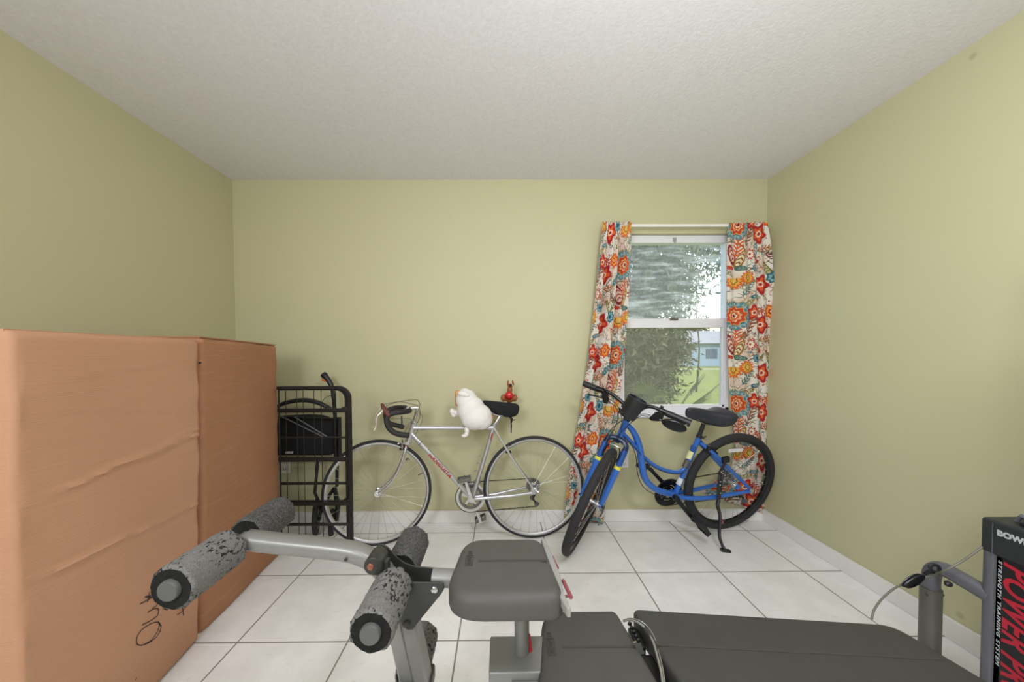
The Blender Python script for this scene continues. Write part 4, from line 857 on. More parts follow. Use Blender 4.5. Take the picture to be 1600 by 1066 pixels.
# basket-like bucket on the bars
bt, bo = H(997, 623, -.02), H(979, 652, -.02); bx = (bt - bo).normalized(); Lb = (bt - bo).length
obj('handlebar_bucket', MB().lathe(bo, bx, [(0, .040), (.002, .0455), (.014, .049), (.016, .0475), (Lb * .5, .0525), (Lb - .004, .0575), (Lb, .0575), (Lb, .0545), (.01, .044)], 32), M['black'], bl, angle=40)
obj('bucket_strap', MB().tube([bo + bx * .05 - fw * .045, clampc], .012, 8, flat=.5), M['black'], bl)
def cb(pts_, r=.0022, m_='cablek'): return obj('cable', MB().tube(smooth(pts_, 7), r, 6), M[m_], bl)
cb([H(950, 627, -.07), H(961, 635, -.03), H(966, 648, -.02), H(962, 665, -.03), H(955, 678, -.04), H(948, 690, -.06)])
cb([H(950, 622, -.07), H(963, 632, -.03), H(970.5, 650, -.01), H(971, 668, -.03), H(967, 683, -.05), H(957, 690, -.06)])
cb([H(1012, 651, -.07), H(1001, 650, -.03), H(988, 659, -.01), H(974, 672, -.01), H(963, 684, -.03), H(955, 691, -.05)])
cb([H(1016, 649, -.07), H(1005, 647, -.03), H(985, 651, .01), H(965, 662, .01), H(950, 678, -.01), H(945, 688, -.03)])
cb([P(970, 689, .03), P(981, 691, .025), P(989, 700, .025), P(994, 716, .025), P(995.5, 735, .024), P(1000, 752, .024), P(1008, 764, .024), P(1024, 773, .024), P(1046, 779, .024)], .0022)
cb([P(974, 682, .03), P(985, 692, .024), P(996, 704, .022), P(1006, 716, .018), P(1020, 729, .017), P(1040, 738, .016), P(1058, 741, .018), P(1070, 737, .02), P(1080, 723, .02), P(1088, 712, .02), P(1098, 706, .02)], .0022)
cb([P(1093, 684, .0), P(1097, 690, .02), P(1102, 697, .03), P(1112, 700, .03), P(1121, 708, .02), P(1120, 714, .03)])
# drive train on the far side
for r_, k_, o_ in ((.088, 44, -.058), (.072, 34, -.050), (.050, 24, -.042)): chainring(bl, P(1044, 770, o_), h, up, r_, k_, M['blackgloss'], arms=(r_ > .08))
cc = P(1044, 770, -.064)
obj('chain_guard', MB().lathe(cc, nn, [(-.003, .100), (.003, .100), (.003, .088), (-.003, .088)], 48, ring=True), M['black'], bl)
mb = MB().tube([cc + up * .088 + nn * .01, cR - nn * .052 + up * .045], .004, 6).tube([cc - up * .088 + nn * .01, P(1150, 776, -.05), P(1163, 777, -.05)], .004, 6); obj('chain', mb, M['chain'], bl)
for r_, k_, o_ in ((.050, 26, -.034), (.042, 22, -.039), (.034, 18, -.044), (.026, 14, -.049)): chainring(bl, cR + nn * o_, h, up, r_, k_, M['gearmetal'], name='sprocket', t=.0012)
mb = MB().cyl(P(1156, 772, -.056), P(1156, 772, -.046), .018, 14).cyl(P(1163, 783, -.056), P(1163, 783, -.046), .018, 14).obox(P(1160, 777, -.058), (P(1163, 784) - P(1156, 771)) * .6, up * .01, nn * .002); obj('rear_derailleur', mb, M['black'], bl)
def crank2(c, tip, off): 
    c, tip, off = V(c), V(tip), V(off).normalized(); obj('crank_arm', MB().tube([c, c * .5 + tip * .5, tip], [.016, .0135, .011], 12, flat=.55, side=(tip - c).cross(off)).cyl(c - off * .012, c + off * .012, .019, 16).cyl(tip - off * .009, tip + off * .010, .0135, 14), M['blackgloss'], bl)
crank2(P(1056, 778, .055), P(1083, 812, .078), nn); crank2(P(1050, 770, -.07), P(1017, 734, -.075), -nn)
pedal(bl, P(1086, 813, .086), V((.25, -.93, -.25)), V((.55, .0, -.83)), V((.80, .25, .53)), .09, .080, .034, M['black'])
pedal(bl, P(1013, 731, -.08), -nn, h * .6 + up * .8, up * .6 - h * .8, .09, .08, .026, M['black'])
# kickstand
mb = MB().tube(smooth([P(1125, 737, .055), P(1125, 752, .072), P(1124, 766, .078), P(1123, 781, .085)], 4), [.010, .017, .017, .014], 12, flat=.6, side=h)
mb.tube(smooth([P(1123, 781, .085), P(1121, 790, .10), P(1125, 806, .13)] + [V((1.345, 2.20, .085)), V((1.350, 2.180, .035)), V((1.356, 2.163, .012))], 4), [.013, .0115, .0105, .010, .009, .012], 12, flat=.7)
mb.obox(V((1.360, 2.160, .008)), V((.026, -.004, -.002)), V((.0, .012, 0)), V((0, 0, .007)))
ks = obj('kickstand', mb, M['black'], bl, bevel=.001)
obj('kickstand_collar', MB().tube([P(1126.5, 812, .138), P(1127.5, 818, .146)], .0125, 12), M['pinkred'], ks)
for x, y in ((1126, 753), (1125.5, 758), (1126, 771), (1126, 781), (1127, 738), (1133, 743)): obj('bolt', MB().cyl(P(x, y, .080), P(x, y, .091), .0028, 8), M['gearmetal'], ks)
mb = MB().tube([P(1124, 742, .06), P(1128, 732, .066), P(1133, 724, .066)], [.012, .008, .008], 10).obox(P(1134, 718.5, .068), h * .022 + up * .004, up * .019 - h * .003, nn * .012); obj('kickstand_bracket', mb, M['black'], bl, bevel=.003)
obj('wheel_reflector', MB().obox(cR + up * .235 + h * -.012 + nn * .012, h * .055, up * .012, nn * .003), M['whitedecal'], wR, bevel=.006)
obj('rear_reflector', MB().obox(P(1107, 700, .04), h * .012, up * .016, nn * .012), M['black'], bl, bevel=.003)

# ================================================================== folded black metal frame with wires, beside the boxes
rk = thing('metal_bed_frame', (-1.1, 2.14, 0), 'folded black tubular frame strung with thin wires, between cardboard box and silver bicycle', 'metal frame')
def rack(yy, xr, top, rails, left, rad, r=.0085):
    K = PY(yy); a = K.at(xr, top); zt = a.z; xx = a.x; xl = K.at(left, top).x; rr = .062
    pth = [V((xl, yy, zt)), V((xx - rr, yy, zt))] + [V((xx - rr + rr * math.sin(t), yy, zt - rr + rr * math.cos(t))) for t in [PI / 2 * i / 8 for i in range(1, 9)]] + [V((xx, yy, .004))]
    obj('tube_frame', MB().rect(pth, r, r, (0, 1, 0)), M['blackmetal'], rk)
    zb = K.at(xr, rails[-1][0]).z; obj('end_post', MB().cyl((xl + .004, yy, zt), (xl + .004, yy, .10), .0026, 8), M['blackmetal'], rk)
    for y, th in rails:
        z = K.at((xr + left) / 2, y).z; obj('rail', MB().box((xl, yy - r * .8, z - th), (xx, yy + r * .8, z + th)), M['blackmetal'], rk, bevel=.002)
    return K, xl, xx, zt
K, xl, xx, zt = rack(2.122, 546, 606, [(641, .010), (717.5, .011), (787.5, .010), (819.5, .007)], 433.5, 14, .0095)
K2, xl2, xx2, zt2 = rack(2.156, 541, 607.5, [(643, .007), (684, .005), (720, .005), (783.5, .006), (755.5, .007)], 435, 14, .0085)
for i, px in enumerate((448, 465, 475, 492, 503, 526)):
    o_ = K if i % 2 == 0 else K2; q = o_.at(px, 700); yy = 2.122 if i % 2 == 0 else 2.156; obj('wire', MB().cyl((q.x, yy, .08 if px < 520 else .9), (q.x, yy, zt - .004), .0020, 6), M['blackmetal'], rk)
for x, y in ((539, 640), (539, 786)): p_ = K.at(x, y); obj('hinge_plate', MB().box((p_.x - .018, 2.112, p_.z - .014), (p_.x + .012, 2.166, p_.z + .014)), M['blackmetal'], rk, bevel=.003)

# ================================================================== folded wheelchair behind the metal frame
K = PY(2.44); G = K.at
wc = thing('wheelchair', (-1.3, 2.44, 0), 'folded black wheelchair with an orange grip lever parked behind the black metal frame', 'wheelchair')
mb = MB(); mb.tube([G(525, 722), G(523.5, 650), G(521, 615)], .0125, 12); mb.tube([G(531, 722), G(530, 652)], .0135, 12); mb.tube([G(527, 720), G(526.5, 760)], .011, 10)
mb.tube(smooth([G(521, 622), G(519.5, 608), G(514.5, 596), G(509, 588)], 4), .0135, 12); mb.tube([G(437, 717), G(531, 717)], .011, 10); mb.tube([G(437, 652), G(531, 655)], .009, 10)
mb.tube([G(497, 717), G(492, 770), G(505, 800)], .010, 10)
fr = obj('frame', mb, M['blackmetal'], wc)
obj('push_grip', MB().tube(smooth([G(518, 603), G(513, 594), G(507, 586.5)], 4), [.0165, .017, .0185], 14).tube([G(508, 588), G(504.5, 584.5)], [.023, .025, .020], 14), M['black'], wc)
obj('brake_lever', MB().tube(smooth([G(517, 602), G(511, 597), G(506, 594.5), G(503, 593.5)], 4), [.004, .006, .009, .007], 8, flat=.8), M['orange'], wc)
obj('cable', MB().tube(smooth([G(519, 618), G(511, 620), G(504, 627), G(501, 638)], 5), .002, 6), M['cablek'], wc)
obj('armrest', MB().tube(smooth([G(428, 640), G(440, 632), G(458, 627), (G(478, 625.5)), G(496, 629), G(508, 634.5), G(520, 641)], 5), [.012, .018, .019, .019, .018, .013], 14, flat=.8), M['black'], wc)
pl_ = [(416, 652), (478, 649), (500, 650.5), (512, 655), (519, 663), (521, 675), (520, 705), (516, 713), (416, 713)]
up_ = obj('upholstery', MB().prism([G(x, y) + V((0, .012, 0)) for x, y in pl_], (0, .05, 0)), M['fabric'], wc, bevel=.012, segs=3)
text_obj('upholstery_label', 'DRIVE', G(444.5, 709.5) + V((0, .009, 0)), (1, 0, 0), (0, 0, 1), .021, M['whitedecal'], up_, shear=.3, bold=.0012, spacing=.86)
obj('cross_brace', MB().tube([G(444, 651) - V((0, .02, 0)), G(508, 682) - V((0, .02, 0))], .005, 8).tube([G(463, 651) - V((0, .02, 0)), G(514, 682) - V((0, .02, 0))], .005, 8), M['gympost'], wc)
obj('steel_buckle', MB().tube(smooth([G(430, 655) - V((0, .03, 0)), G(440, 652) - V((0, .03, 0)), G(447, 648) - V((0, .03, 0))], 3), .004, 8), M['steel'], wc)
# swivel caster seen nearly edge-on, and the dark fork above it
Kc = G(503, 817); cz = .085; wcx = Kc.x
cw_ = obj('caster_wheel', MB().lathe((wcx - .03, 2.42, .1), (.93, .36, 0), [(math.sin(t) * .017, .083 + math.cos(t) * .017) for t in [2 * PI * k_ / 12 for k_ in range(12)]], 40, ring=True), M['tyre'], wc)
obj('caster_rim', MB().lathe((wcx - .03, 2.42, .1), (.93, .36, 0), [(-.012, .072), (-.006, .03), (-.016, .02), (-.016, .0), (.016, .0), (.016, .02), (.006, .03), (.012, .072)], 30), M['gearmetal'], cw_)
obj('caster_fork', MB().tube(smooth([V((wcx - .03, 2.42, .1)) + V((.03, -.01, 0)), V((wcx + .01, 2.41, .16)), V((wcx + .03, 2.43, .215)), G(523, 762)], 4), [.014, .018, .020, .018], 10, flat=.6).tube([G(523, 762), G(528, 790), G(526, 815)], [.02, .03, .024], 10, flat=.5), M['blackgloss'], wc)
obj('rear_wheel', MB().lathe(G(516, 822) + V((0, .03, 0)), (.95, .32, 0), [(math.sin(t) * .016, .085 + math.cos(t) * .016) for t in [2 * PI * k_ / 12 for k_ in range(12)]], 40, ring=True), M['tyre'], wc)

# ================================================================== home gym bench in the foreground
YC = .89; gc = PY(YC)
gy = thing('home_gym', (.4, YC, 0), 'grey home gym bench with foam rollers, dark pads and a black lettered tower', 'exercise machine')
# raised seat with the leg-extension attachment
Z1 = .688; tr_ = math.tan(0)
o1 = rounded([(-.134, YC - .132), (.139, YC - .132), (.112, YC + .124), (-.108, YC + .124)], [.085, .040, .040, .070], 8)
mb = MB(); pad(mb, o1, Z1 - .060, Z1, .026, lambda x, y, z: V((x, y, z)), 6)
s1 = obj('seat_pad', mb, M['pad'], gy, angle=60)
def strip(name, pts_, w_, hgt, m_, par): return obj(name, MB().rect(pts_, w_, hgt, (0, 1, 0), rr=.1), m_, par)
strip('seam', [V((-.060, YC, Z1 + .0016)), V((.112, YC, Z1 + .0016))], .0035, .0006, M['groove'], s1)
def emboss(cx_, cy_, z, w_, l_, par):
    mb = MB(); 
    for s_ in (-1, 1): mb.box((cx_ - w_, cy_ + s_ * l_ - .0012, z), (cx_ + w_, cy_ + s_ * l_ + .0012, z + .0012)); mb.box((cx_ + s_ * w_ - .0012, cy_ - l_, z), (cx_ + s_ * w_ + .0012, cy_ + l_, z + .0012))
    obj('embossed_label', mb, M['groove'], par)
    text_obj('embossed_lettering', 'BOWFLEX', (cx_ + w_ * .55, cy_ - l_ * .85, z + .0012), (0, 1, 0), (-1, 0, 0), w_ * 1.6, M['groove'], par, depth=.0008, sx=1)
emboss(-.083, YC + .002, Z1 + .001, .0085, .022, s1)
obj('seat_back_edge', MB().prism([PZ(Z1 - .012).at(x, y) for x, y in ((845, 841), (852, 841), (875, 895), (881, 925), (893, 950), (886, 950), (872, 928), (865, 905))], (0, 0, -.022)), M['padedge'], s1, bevel=.003)
for (y0, y1) in ((YC + .005, YC + .055), (YC - .105, YC - .045)):
    xx_ = lambda y: .137 + (YC - y) * .125 - .006
    obj('red_pin', MB().cyl((xx_(y0) + .008, y0, Z1 - .022), (xx_(y1) + .008, y1, Z1 - .022), .0045, 10).cyl((xx_(y0) - .004, y0 + .006, Z1 - .024), (xx_(y0) + .008, y0 + .006, Z1 - .022), .003, 8), M['pinkred'], s1)
obj('seat_bracket', MB().box((-.03, YC - .04, Z1 - .075), (.10, YC + .04, Z1 - .050)), M['gymgrey'], gy, bevel=.004)
obj('seat_post', MB().cyl((.048, YC, .33), (.048, YC, Z1 - .052), .0185, 24), M['gymgrey'], gy)
obj('post_collar', MB().lathe((.048, YC, .30), (0, 0, 1), [(0, .075), (.03, .062), (.07, .040), (.105, .024), (.115, .020)], 28), M['gymgrey'], gy)
obj('mount_housing', MB().box((-.033, YC - .062, .25), (.115, YC + .05, .478 - .02)).box((.02, YC - .07, .25), (.16, YC - .062, .44)), M['gymgrey'], gy, bevel=.004)
kb = gc.at(788, 1013); obj('adjust_knob', MB().ell((.0045, 1.0, .370), .021, .021, .021).cyl((.0045, .92, .37), (.0045, .99, .37), .008, 10), M['foamend'], gy)
obj('red_pin', MB().cyl(gc.at(826, 992), gc.at(829, 1018), .0045, 10), M['red'], gy)
# lower seat pad
Z2 = .465
o2 = rounded([(.068, YC - .165), (.362, YC - .165), (.330, YC + .140), (.116, YC + .140)], [.05, .025, .022, .07], 8)
mb = MB(); pad(mb, o2, Z2 - .055, Z2, .018, lambda x, y, z: V((x, y, z)), 6); s2_ = obj('seat_pad', mb, M['pad2'], gy, angle=60)
strip('seam', [V((.150, YC, Z2 + .0016)), V((.335, YC, Z2 + .0016))], .003, .0006, M['groove'], s2_); emboss(.122, YC + .003, Z2 + .001, .0095, .026, s2_)
# back pad, tilting slightly down to the right
ZA, ZB, XA, XB = .470, .428, .372, 1.150; sl = (ZB - ZA) / (XB - XA)
o3 = rounded([(.402, YC - .150), (1.165, YC - .150), (1.115, YC + .118), (.372, YC + .135)], [.03, .07, .055, .022], 8)
mb = MB(); pad(mb, o3, -.055, 0, .012, lambda x, y, z: V((x, y, ZA + (x - XA) * sl + z)), 5); s3 = obj('back_pad', mb, M['pad3'], gy, angle=60)
strip('seam', [V((.392, YC, ZA + (.02) * sl + .0016)), V((1.112, YC - .006, ZA + (1.112 - XA) * sl + .0016))], .003, .0006, M['groove'], s3)
obj('main_rail', MB().rect([V((-.02, YC, .33)), V((1.60, YC, .30))], .035, .03, (0, 1, 0)), M['gymgrey'], gy)
obj('floor_foot', MB().rect([V((-.02, YC - .25, .025)), V((-.02, YC + .06, .025))], .025, .022, (1, 0, 0)).rect([V((0, YC, .03)), V((.0, YC, .31))], .025, .025, (0, 1, 0)), M['gymgrey'], gy, bevel=.003)
obj('seat_hinge', MB().box((.345, YC - .10, .395), (.385, YC + .02, .43)).box((.35, YC + .03, .41), (.375, YC + .10, .44)), M['blackmetal'], gy, bevel=.004)
obj('latch_plate', MB().prism([gc.at(989, 1003), gc.at(999, 1000), gc.at(1007, 1020), gc.at(997, 1022)], (0, -.004, 0)), M['steel'], gy)
chn = MB(); 
for i in range(5): 
    p_ = PY(YC + .07 - i * .02).at(984 + i * 3.4, 975 + i * 6.5); chn.ell(p_, .006, .004, .006, 10, 8)
obj('snap_hook', chn, M['blackgloss'], gy)
def Gy(x, y, yy): return PY(yy).at(x, y)
def gcab(name, pts_, r, m_, par=None): return obj(name, MB().tube(smooth([Gy(*q) for q in pts_], 8), r, 8), M[m_], par or gy)
gcab('cable', [(974, 971, 1.0), (984, 969, .99), (997, 973, .97), (1010, 984, .95), (1020, 1002, .91), (1027, 1025, .87), (1033, 1050, .83), (1036, 1075, .79)], .0030, 'gymcable')
gcab('cable', [(974, 969, 1.0), (985, 966.5, .99), (999, 970, .97), (1013, 981, .95), (1024, 1000, .91), (1031, 1024, .87), (1036.5, 1050, .83), (1040, 1075, .79)], .0016, 'steel')
# leg-extension: stub tube, hinge plates, swinging arm, rollers
obj('stub_tube', MB().tube([V((-.175, YC, .648)), V((-.10, YC, .644)), V((.04, YC, .642))], .0215, 18), M['gymtube'], gy)
arm = smooth([gc.at(384, 843), gc.at(430, 848.5), gc.at(480, 853.5), gc.at(530, 859), gc.at(556, 864), gc.at(580, 874), gc.at(597, 889), gc.at(607, 905), gc.at(616, 935)], 7)
ar = obj('extension_arm', MB().rect(arm, .024, .0185, (0, 1, 0), rr=.35), M['gymtube'], gy, angle=50)
obj('arm_screw', MB().cyl(Gy(540, 875, .87), Gy(540, 875, .86), .004, 8), M['slot'], ar)
obj('leg_bar', MB().rect(smooth([gc.at(611, 925), gc.at(621, 975), gc.at(633, 1030), gc.at(646, 1090)], 3), .022, .0195, (0, 1, 0), rr=.3), M['gymtube'], gy)
obj('leg_bar', MB().rect(smooth([gc.at(640, 955), gc.at(645, 985), gc.at(655, 1030), gc.at(665, 1085)], 3), .026, .0185, (0, 1, 0), rr=.3), M['gymtube'], gy)
def plate(pts_, yy, t_=.005, nm='hinge_plate'):
    pts2 = [PY(yy).at(x, y) for x, y in pts_]; return obj(nm, MB().prism(pts2, (0, t_, 0)), M['gymplate'], gy, bevel=.001)
n_ = [(604, 912), (636, 910.5), (687, 911), (693, 914), (694, 921), (690, 928), (651, 976), (645, 984), (637, 985), (629, 980), (625, 968), (616, 940)]
p1 = plate(n_, .852)
f_ = [(586, 861), (589, 853), (598, 851), (606, 856), (619, 870), (632, 880), (650, 886), (684, 889), (693, 894), (695, 904), (684, 912), (650, 910), (610, 905), (596, 880)]
p2 = plate(f_, .9135)
for x, y in ((679, 921), (636, 975)): obj('bolt', MB().lathe(Gy(x, y, .852), (0, -1, 0), [(0, .0085), (.004, .008), (.006, .005)], 14), M['steel'] if x > 650 else M['gymplate'], p1)
obj('hinge_knob', MB().cyl(Gy(582, 886, .835), Gy(582, 886, .835) + V((0, .055, 0)), .0215, 24, bev=.004).obox(Gy(596, 885, .86), V((.018, 0, .0)), V((0, .01, 0)), V((0, 0, .016))), M['gymplate'], gy)
obj('hinge_bolt', MB().lathe(Gy(579, 886, .835), (0, -1, 0), [(-.001, .0085), (.002, .008), (.003, .006)], 14), M['copper'], gy)
obj('pivot_clamp', MB().box((-.262, .845, .355), (-.178, .935, .392)), M['gymplate'], gy, bevel=.006)
def roller(cx_, cz_, y0, y1, r, m_side, cap):
    K_ = 48; random.seed(int(cx_ * -1000) + int(y0 * 100)); mb = MB(); d = []
    rows = 26; vs = []
    for i in range(rows + 1):
        y = y0 + (y1 - y0) * i / rows; e_ = min(y - y0, y1 - y); rr_ = r - .006 * max(0, 1 - e_ / .006) ** 2
        for k in range(K_):
            a = 2 * PI * k / K_; nz = .0010 * math.sin(a * 7 + i * 1.7) + .0009 * random.uniform(-1, 1) * (2.0 if e_ < .008 else 1)
            vs.append((cx_ + (rr_ + nz) * math.cos(a), y + (random.uniform(-.001, .001) if e_ < .004 else 0), cz_ + (rr_ + nz) * math.sin(a)))
    fs = [[i * K_ + k, i * K_ + (k + 1) % K_, (i + 1) * K_ + (k + 1) % K_, (i + 1) * K_ + k] for i in range(rows) for k in range(K_)]
    mb.add(vs, fs, 0)
    for j, yy, sg in ((0, y0, 1), (rows, y1, -1)):
        b = len(mb.v); rings = [(.88, .0), (.62, .0015), (.5, .001)]; pv = [j * K_ + k for k in range(K_)]
        for f2, dd_ in rings:
            st_ = len(mb.v); mb.v += [V((cx_ + r * f2 * math.cos(2 * PI * k / K_), yy + sg * dd_ + random.uniform(-.0008, .0008), cz_ + r * f2 * math.sin(2 * PI * k / K_))) for k in range(K_)]
            nv = list(range(st_, st_ + K_))
            for k in range(K_): mb.f.append([pv[k], pv[(k + 1) % K_], nv[(k + 1) % K_], nv[k]]); mb.m.append(1)
            pv = nv
        mb.f.append(pv); mb.m.append(1)
    o = obj('foam_roller', mb, [M[m_side], M['foamend']], gy, angle=70)
    if cap: obj('end_cap', MB().lathe((cx_, y0 + .004, cz_), (0, -1, 0), [(0, r * .46), (.010, r * .46), (.013, r * .42), (.014, r * .2)], 28), M['hub'], o)
for (cx_, cz_) in ((-.658, .742), (-.263, .650), (-.239, .364)):
    roller(cx_, cz_, .708, .862, .0455, 'foam', True); roller(cx_, cz_, .920, 1.070, .0440, 'foamdark' if cz_ > .5 else 'foam', False)
    obj('roller_bar', MB().cyl((cx_, .72, cz_), (cx_, 1.06, cz_), .012, 12), M['gymgrey'], gy)
# tower at the right with its lettered panel
TXp = 1.42; tp = PX(TXp)
def T_(x, y): return tp.at(x, y)
ztop, zcap = .722, .622
tw = obj('tower_panel', MB().box((TXp, .62, .02), (TXp + .10, 1.017, zcap + .01)), M['towerpanel'], gy, bevel=.004)
obj('tower_cap', MB().box((TXp - .006, .60, zcap), (TXp + .12, 1.046, ztop)), M['towercap'], gy, bevel=.008, segs=3)
obj('tower_post', MB().cyl((TXp + .012, 1.030, .0), (TXp + .012, 1.030, zcap + .005), .017, 20).box((TXp + .0, 1.0, 0), (TXp + .05, 1.03, zcap)), M['gympost'], gy, bevel=.002)
obj('cap_seam', MB().box((TXp - .0068, 1.018, zcap + .001), (TXp - .0055, 1.020, ztop - .008)), M['gympost'], gy)
bx_ = (0, -1, 0)
text_obj('brand_lettering', 'BOWFLEX', (TXp - .0065, 1.0095, .684), bx_, (0, 0, 1), .0215, M['towerwhite'], gy, sx=1.0, bold=.0012)
text_obj('side_lettering', 'STRENGTH TRAINING SYSTEM', (TXp - .0005, 1.0085, .6115), (0, 0, -1), (0, -1, 0), .0105, M['towerwhite'], gy, shear=.25, bold=.0003, spacing=1.3, fit=.305)
text_obj('panel_lettering', 'POWER PRO', (TXp - .0005, .9955, .6155), (0, 0, -1), (0, -1, 0), .078, M['towerred'], gy, shear=.3, bold=.0022, spacing=1.06, fit=.385)
for y_, lx in ((.955, .03), (.90, .035), (.845, .04)):
    obj('power_rod', MB().cyl((TXp + .045, y_, ztop - .004), (TXp + .045 + lx * 1.3, y_ - .02, 1.55), .014, 14), M['blackgloss'], gy)
obj('rod_base', MB().box((TXp + .02, .80, ztop - .002), (TXp + .08, .985, ztop + .012)), M['black'], gy, bevel=.004)
hp_ = T_(1578, 799); obj('hook', MB().tube([V((TXp + .05, 1.01, ztop + .0)), V((TXp + .05, 1.0, ztop + .02)), V((TXp + .05, .985, ztop + .012)), V((TXp + .05, .975, ztop + .002))], .006, 8).ell((TXp + .05, .99, ztop + .018), .008, .016, .004), M['gympost'], gy)
# rear stabiliser tube
TX2 = 1.425
obj('support_tube', MB().tube(smooth([V((TX2, 1.172, .40)), V((TX2, 1.172, .455)), V((TX2, 1.165, .487)), V((TX2, 1.140, .505)), V((TX2, 1.10, .503)), V((TX2 + .01, 1.03, .488))], 5), .0225, 18), M['gympost'], gy)
slv = obj('support_sleeve', MB().cyl((TX2, 1.172, 0), (TX2, 1.172, .425), .0265, 20), M['sleeve'], gy)
for s_ in (-1, 1): obj('bolt', MB().cyl((TX2 + s_ * .024, 1.165, .405), (TX2 + s_ * .031, 1.163, .405), .005, 8), M['gearmetal'], slv)
obj('floor_foot', MB().rect([V((TX2, 1.25, .02)), V((TX2, .55, .02))], .022, .02, (1, 0, 0)), M['gymgrey'], gy)
# pulley hanging on its cable
gcab('cable', [(1362, 968, 1.14), (1366, 953, 1.15), (1378, 936, 1.15), (1394, 922, 1.15), (1408, 914, 1.15), (1430, 906, 1.14), (1458, 899, 1.12), (1476, 892, 1.08), (1505, 876, 1.06), (1538, 853, 1.04)], .0032, 'duskcable')
pu = MB(); pa = (Gy(1446, 895, 1.14) - Gy(1410, 917, 1.14)).normalized(); pc_ = Gy(1427, 908, 1.13); pv_ = pa.cross(V((.25, -.8, .55))).normalized(); pw = pa.cross(pv_).normalized()
for s_ in (-1, 0, 1): pu.ell(pc_ + pw * s_ * .0075, .036, .0115 if s_ else .009, .003, 24, 8, (pa, pv_, pw))
obj('pulley', pu, M['blackgloss'], gy)
hk = MB(); hk.tube(smooth([Gy(1445, 897, 1.13), Gy(1453, 893, 1.12), Gy(1462, 895, 1.12)], 3), .006, 8)
hk.tube(smooth([Gy(x, y, 1.11) for x, y in ((1455, 893), (1453, 886), (1458, 882.5), (1466, 885), (1468, 893), (1463, 897))], 5), .005, 8)
hk.ell(Gy(1482, 913, 1.07), .011, .008, .008); hk.tube([Gy(1478, 908, 1.08), Gy(1484, 916, 1.07)], .006, 8); obj('carabiner', hk, M['black'], gy)

# ================================================================== outside the window
struct('lawn', MB().box((-40, D + .15, -.45), (60, 34.5, -.25)).box((-40, 35.6, -.45), (80, 90, -.25)), None or plain('mown_grass', '7E9436', .9, 0, .35, 3))
struct('pavement', MB().box((-40, 34.5, -.45), (80, 35.6, -.23)), plain('pale_concrete_path', 'C9CABC', .9))
M['leaf'] = plain('grey_green_leaves', '646B48', .7, 0, .4, 6); M['leaf2'] = plain('olive_green_leaves', '7C8C5A', .7, 0, .35, 6); M['leaf3'] = plain('bright_green_leaves', '93B552', .7, 0, .3, 6); M['bark'] = plain('grey_bark', '6A6358', .9, 0, .3, 10)
def foliage(cx_, cy_, cz_, rx, ry, rz, n, size, seed, long=1.6, clusters=26):
    random.seed(seed); mb = MB(); vs = []; fs = []; cl = []
    for i in range(clusters):
        while True:
            a = V((random.uniform(-1, 1), random.uniform(-1, 1), random.uniform(-1, 1)))
            if a.length < 1: break
        cl.append(V((cx_ + a.x * rx, cy_ + a.y * ry, cz_ + a.z * rz)))
    for i in range(n):
        c_ = random.choice(cl); p = c_ + V((random.gauss(0, 1), random.gauss(0, 1), random.gauss(0, 1))) * (.22 * (rx + rz) / 2)
        d = V((random.gauss(0, 1), random.gauss(0, 1), random.gauss(0, 1) - .5)).normalized(); e = d.cross(V((random.gauss(0, 1), random.gauss(0, 1), random.gauss(0, 1)))).normalized(); s_ = size * random.uniform(.6, 1.4)
        b = len(vs); vs += [p - d * s_ * long, p + e * s_ * .4 , p + d * s_ * long, p - e * s_ * .4]; fs.append([b, b + 1, b + 2, b + 3])
    return mb.add(vs, fs)
def tree(name, label, x, y, base, h_, rx, ry, rz, n, size, leaf, seed, trunk=.18, group='trees outside the window'):
    t = thing(name, (x, y, base), label, 'tree' if 'tree' in name else 'shrub', group)
    random.seed(seed); mb = MB()
    if trunk:
        mb.tube(smooth([V((x, y, base)), V((x + .1, y, base + h_ * .3)), V((x - .05, y, base + h_ * .6)), V((x, y, base + h_))], 4), [trunk, trunk * .7, trunk * .5, trunk * .3], 10)
        for i in range(9 if trunk > .05 else 0):
            a = random.uniform(0, 2 * PI); z0 = base + h_ * random.uniform(.3, .9); mb.tube(smooth([V((x, y, z0)), V((x + rx * .35 * math.cos(a), y + ry * .35 * math.sin(a), z0 + .4)), V((x + rx * .8 * math.cos(a), y + ry * .8 * math.sin(a), z0 + random.uniform(.3, 1.2)))], 3), [trunk * .35, trunk * .2, .02], 6)
        obj('trunk', mb, M['bark'], t)
    obj('foliage', foliage(x, y, base + h_, rx, ry, rz, n, size, seed), M[leaf], t)
tree('tree', 'large grey-green tree filling the left and top of the window view', 3.55, 9.5, -.25, 4.5, 1.5, 1.3, 2.1, 11000, .075, 'leaf', 11)
tree('tree', 'looser pale tree at the right of the window view, sky showing through', 7.6, 14.0, -.25, 5.6, 1.7, 1.3, 2.3, 4200, .085, 'leaf2', 12, .04)
tree('shrub', 'olive bushy shrub below the big tree, left part of the lower pane', 2.95, 7.3, -.25, 1.25, .62, .7, .95, 8000, .045, 'leaf', 13, .06)
tree('shrub', 'sunlit yellow-green bush behind the olive shrub in the lower pane', 3.9, 9.0, -.25, .9, .35, .5, .5, 2200, .05, 'leaf3', 14, .04)
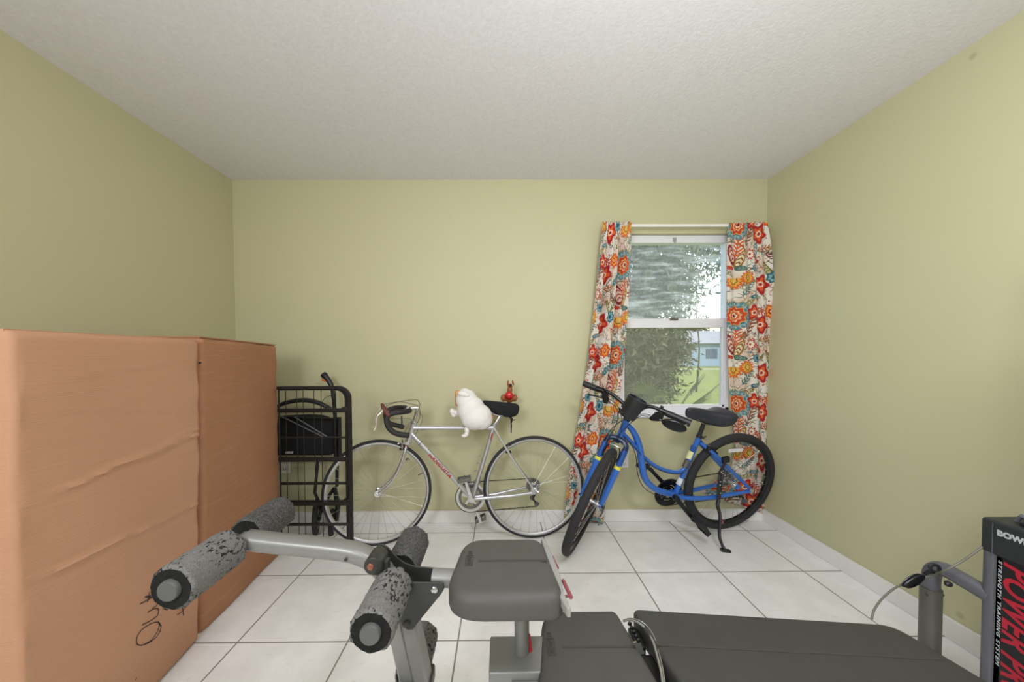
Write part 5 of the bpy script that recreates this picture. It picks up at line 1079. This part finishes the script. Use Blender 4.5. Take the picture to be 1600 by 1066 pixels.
# low fan palm in front of the lawn
px_, py_ = 2.75, 6.2; fp = thing('fan_palm', (px_, py_, -.25), 'low fan palm with spiky fronds at the bottom middle of the window view', 'palm')
random.seed(4)
for i in range(15):
    a = random.uniform(0, 2 * PI); el = random.uniform(.25, 1.15); L_ = random.uniform(.55, .85); d = V((math.cos(a) * math.cos(el), math.sin(a) * math.cos(el), math.sin(el))); c_ = V((px_, py_, -.1)) + d * L_
    mb = MB().tube([V((px_, py_, -.2)), c_], .008, 5)
    s_ = d.cross(V((0, 0, 1))).normalized(); u_ = s_.cross(d)
    for k in range(17):
        t = (k - 8) / 8 * 1.35; q = d * math.cos(t) + s_ * math.sin(t); tip = c_ + q * .42 - V((0, 0, .05)) * abs(t); e = q.cross(u_).normalized()
        mb.prism([c_ - e * .004, c_ + q * .2 - e * .014, tip, c_ + q * .2 + e * .014], u_ * .002)
    obj('frond', mb, M['leaf2'], fp)
# pale blue house beyond the road
hs = thing('house', (26, 46, -.25), 'pale blue single-storey house far across the lawn', 'house')
obj('walls', MB().box((16, 44, -.3), (44, 54, 2.6)), plain('pale_blue_siding', 'A9C0D6', .8), hs)
obj('roof', MB().prism([(15, 43.4, 2.55), (15, 49, 4.4), (15, 54.6, 2.55)], (30, 0, 0)), plain('grey_shingle_roof', '9FA6AE', .85), hs)
for x in (19, 25, 31): obj('window', MB().box((x, 43.95, .7), (x + 1.4, 44.02, 1.9)), plain('dark_house_window', '5E7186', .3), hs)
# distant belt of trees so that the view ends in foliage
for i, (x, y) in enumerate(((9.5, 26), (15.5, 66), (33, 66), (51, 66))):
    tree('tree', ['slender distant tree standing on the lawn behind the big grey-green one', 'far tree left of the pale blue house', 'far tree above the blue house roof', 'far tree right of the pale blue house'][i], x, y, -.25, 4.5 if y < 40 else 6, 1.6 if y < 40 else 4.5, 1.5, 2.0 if y < 40 else 2.6, 2500, .14 if y < 40 else .30, 'leaf', 30 + i, .1)
# a crumb of dust on the tiles
dp = PZ(0).at(935, 821); tag(obj('dust_crumb', MB().ell(dp + V((0, 0, .003)), .006, .004, .003, 8, 6), M['slot']), 'tiny dark crumb on the floor tile by the left curtain hem', 'crumb')
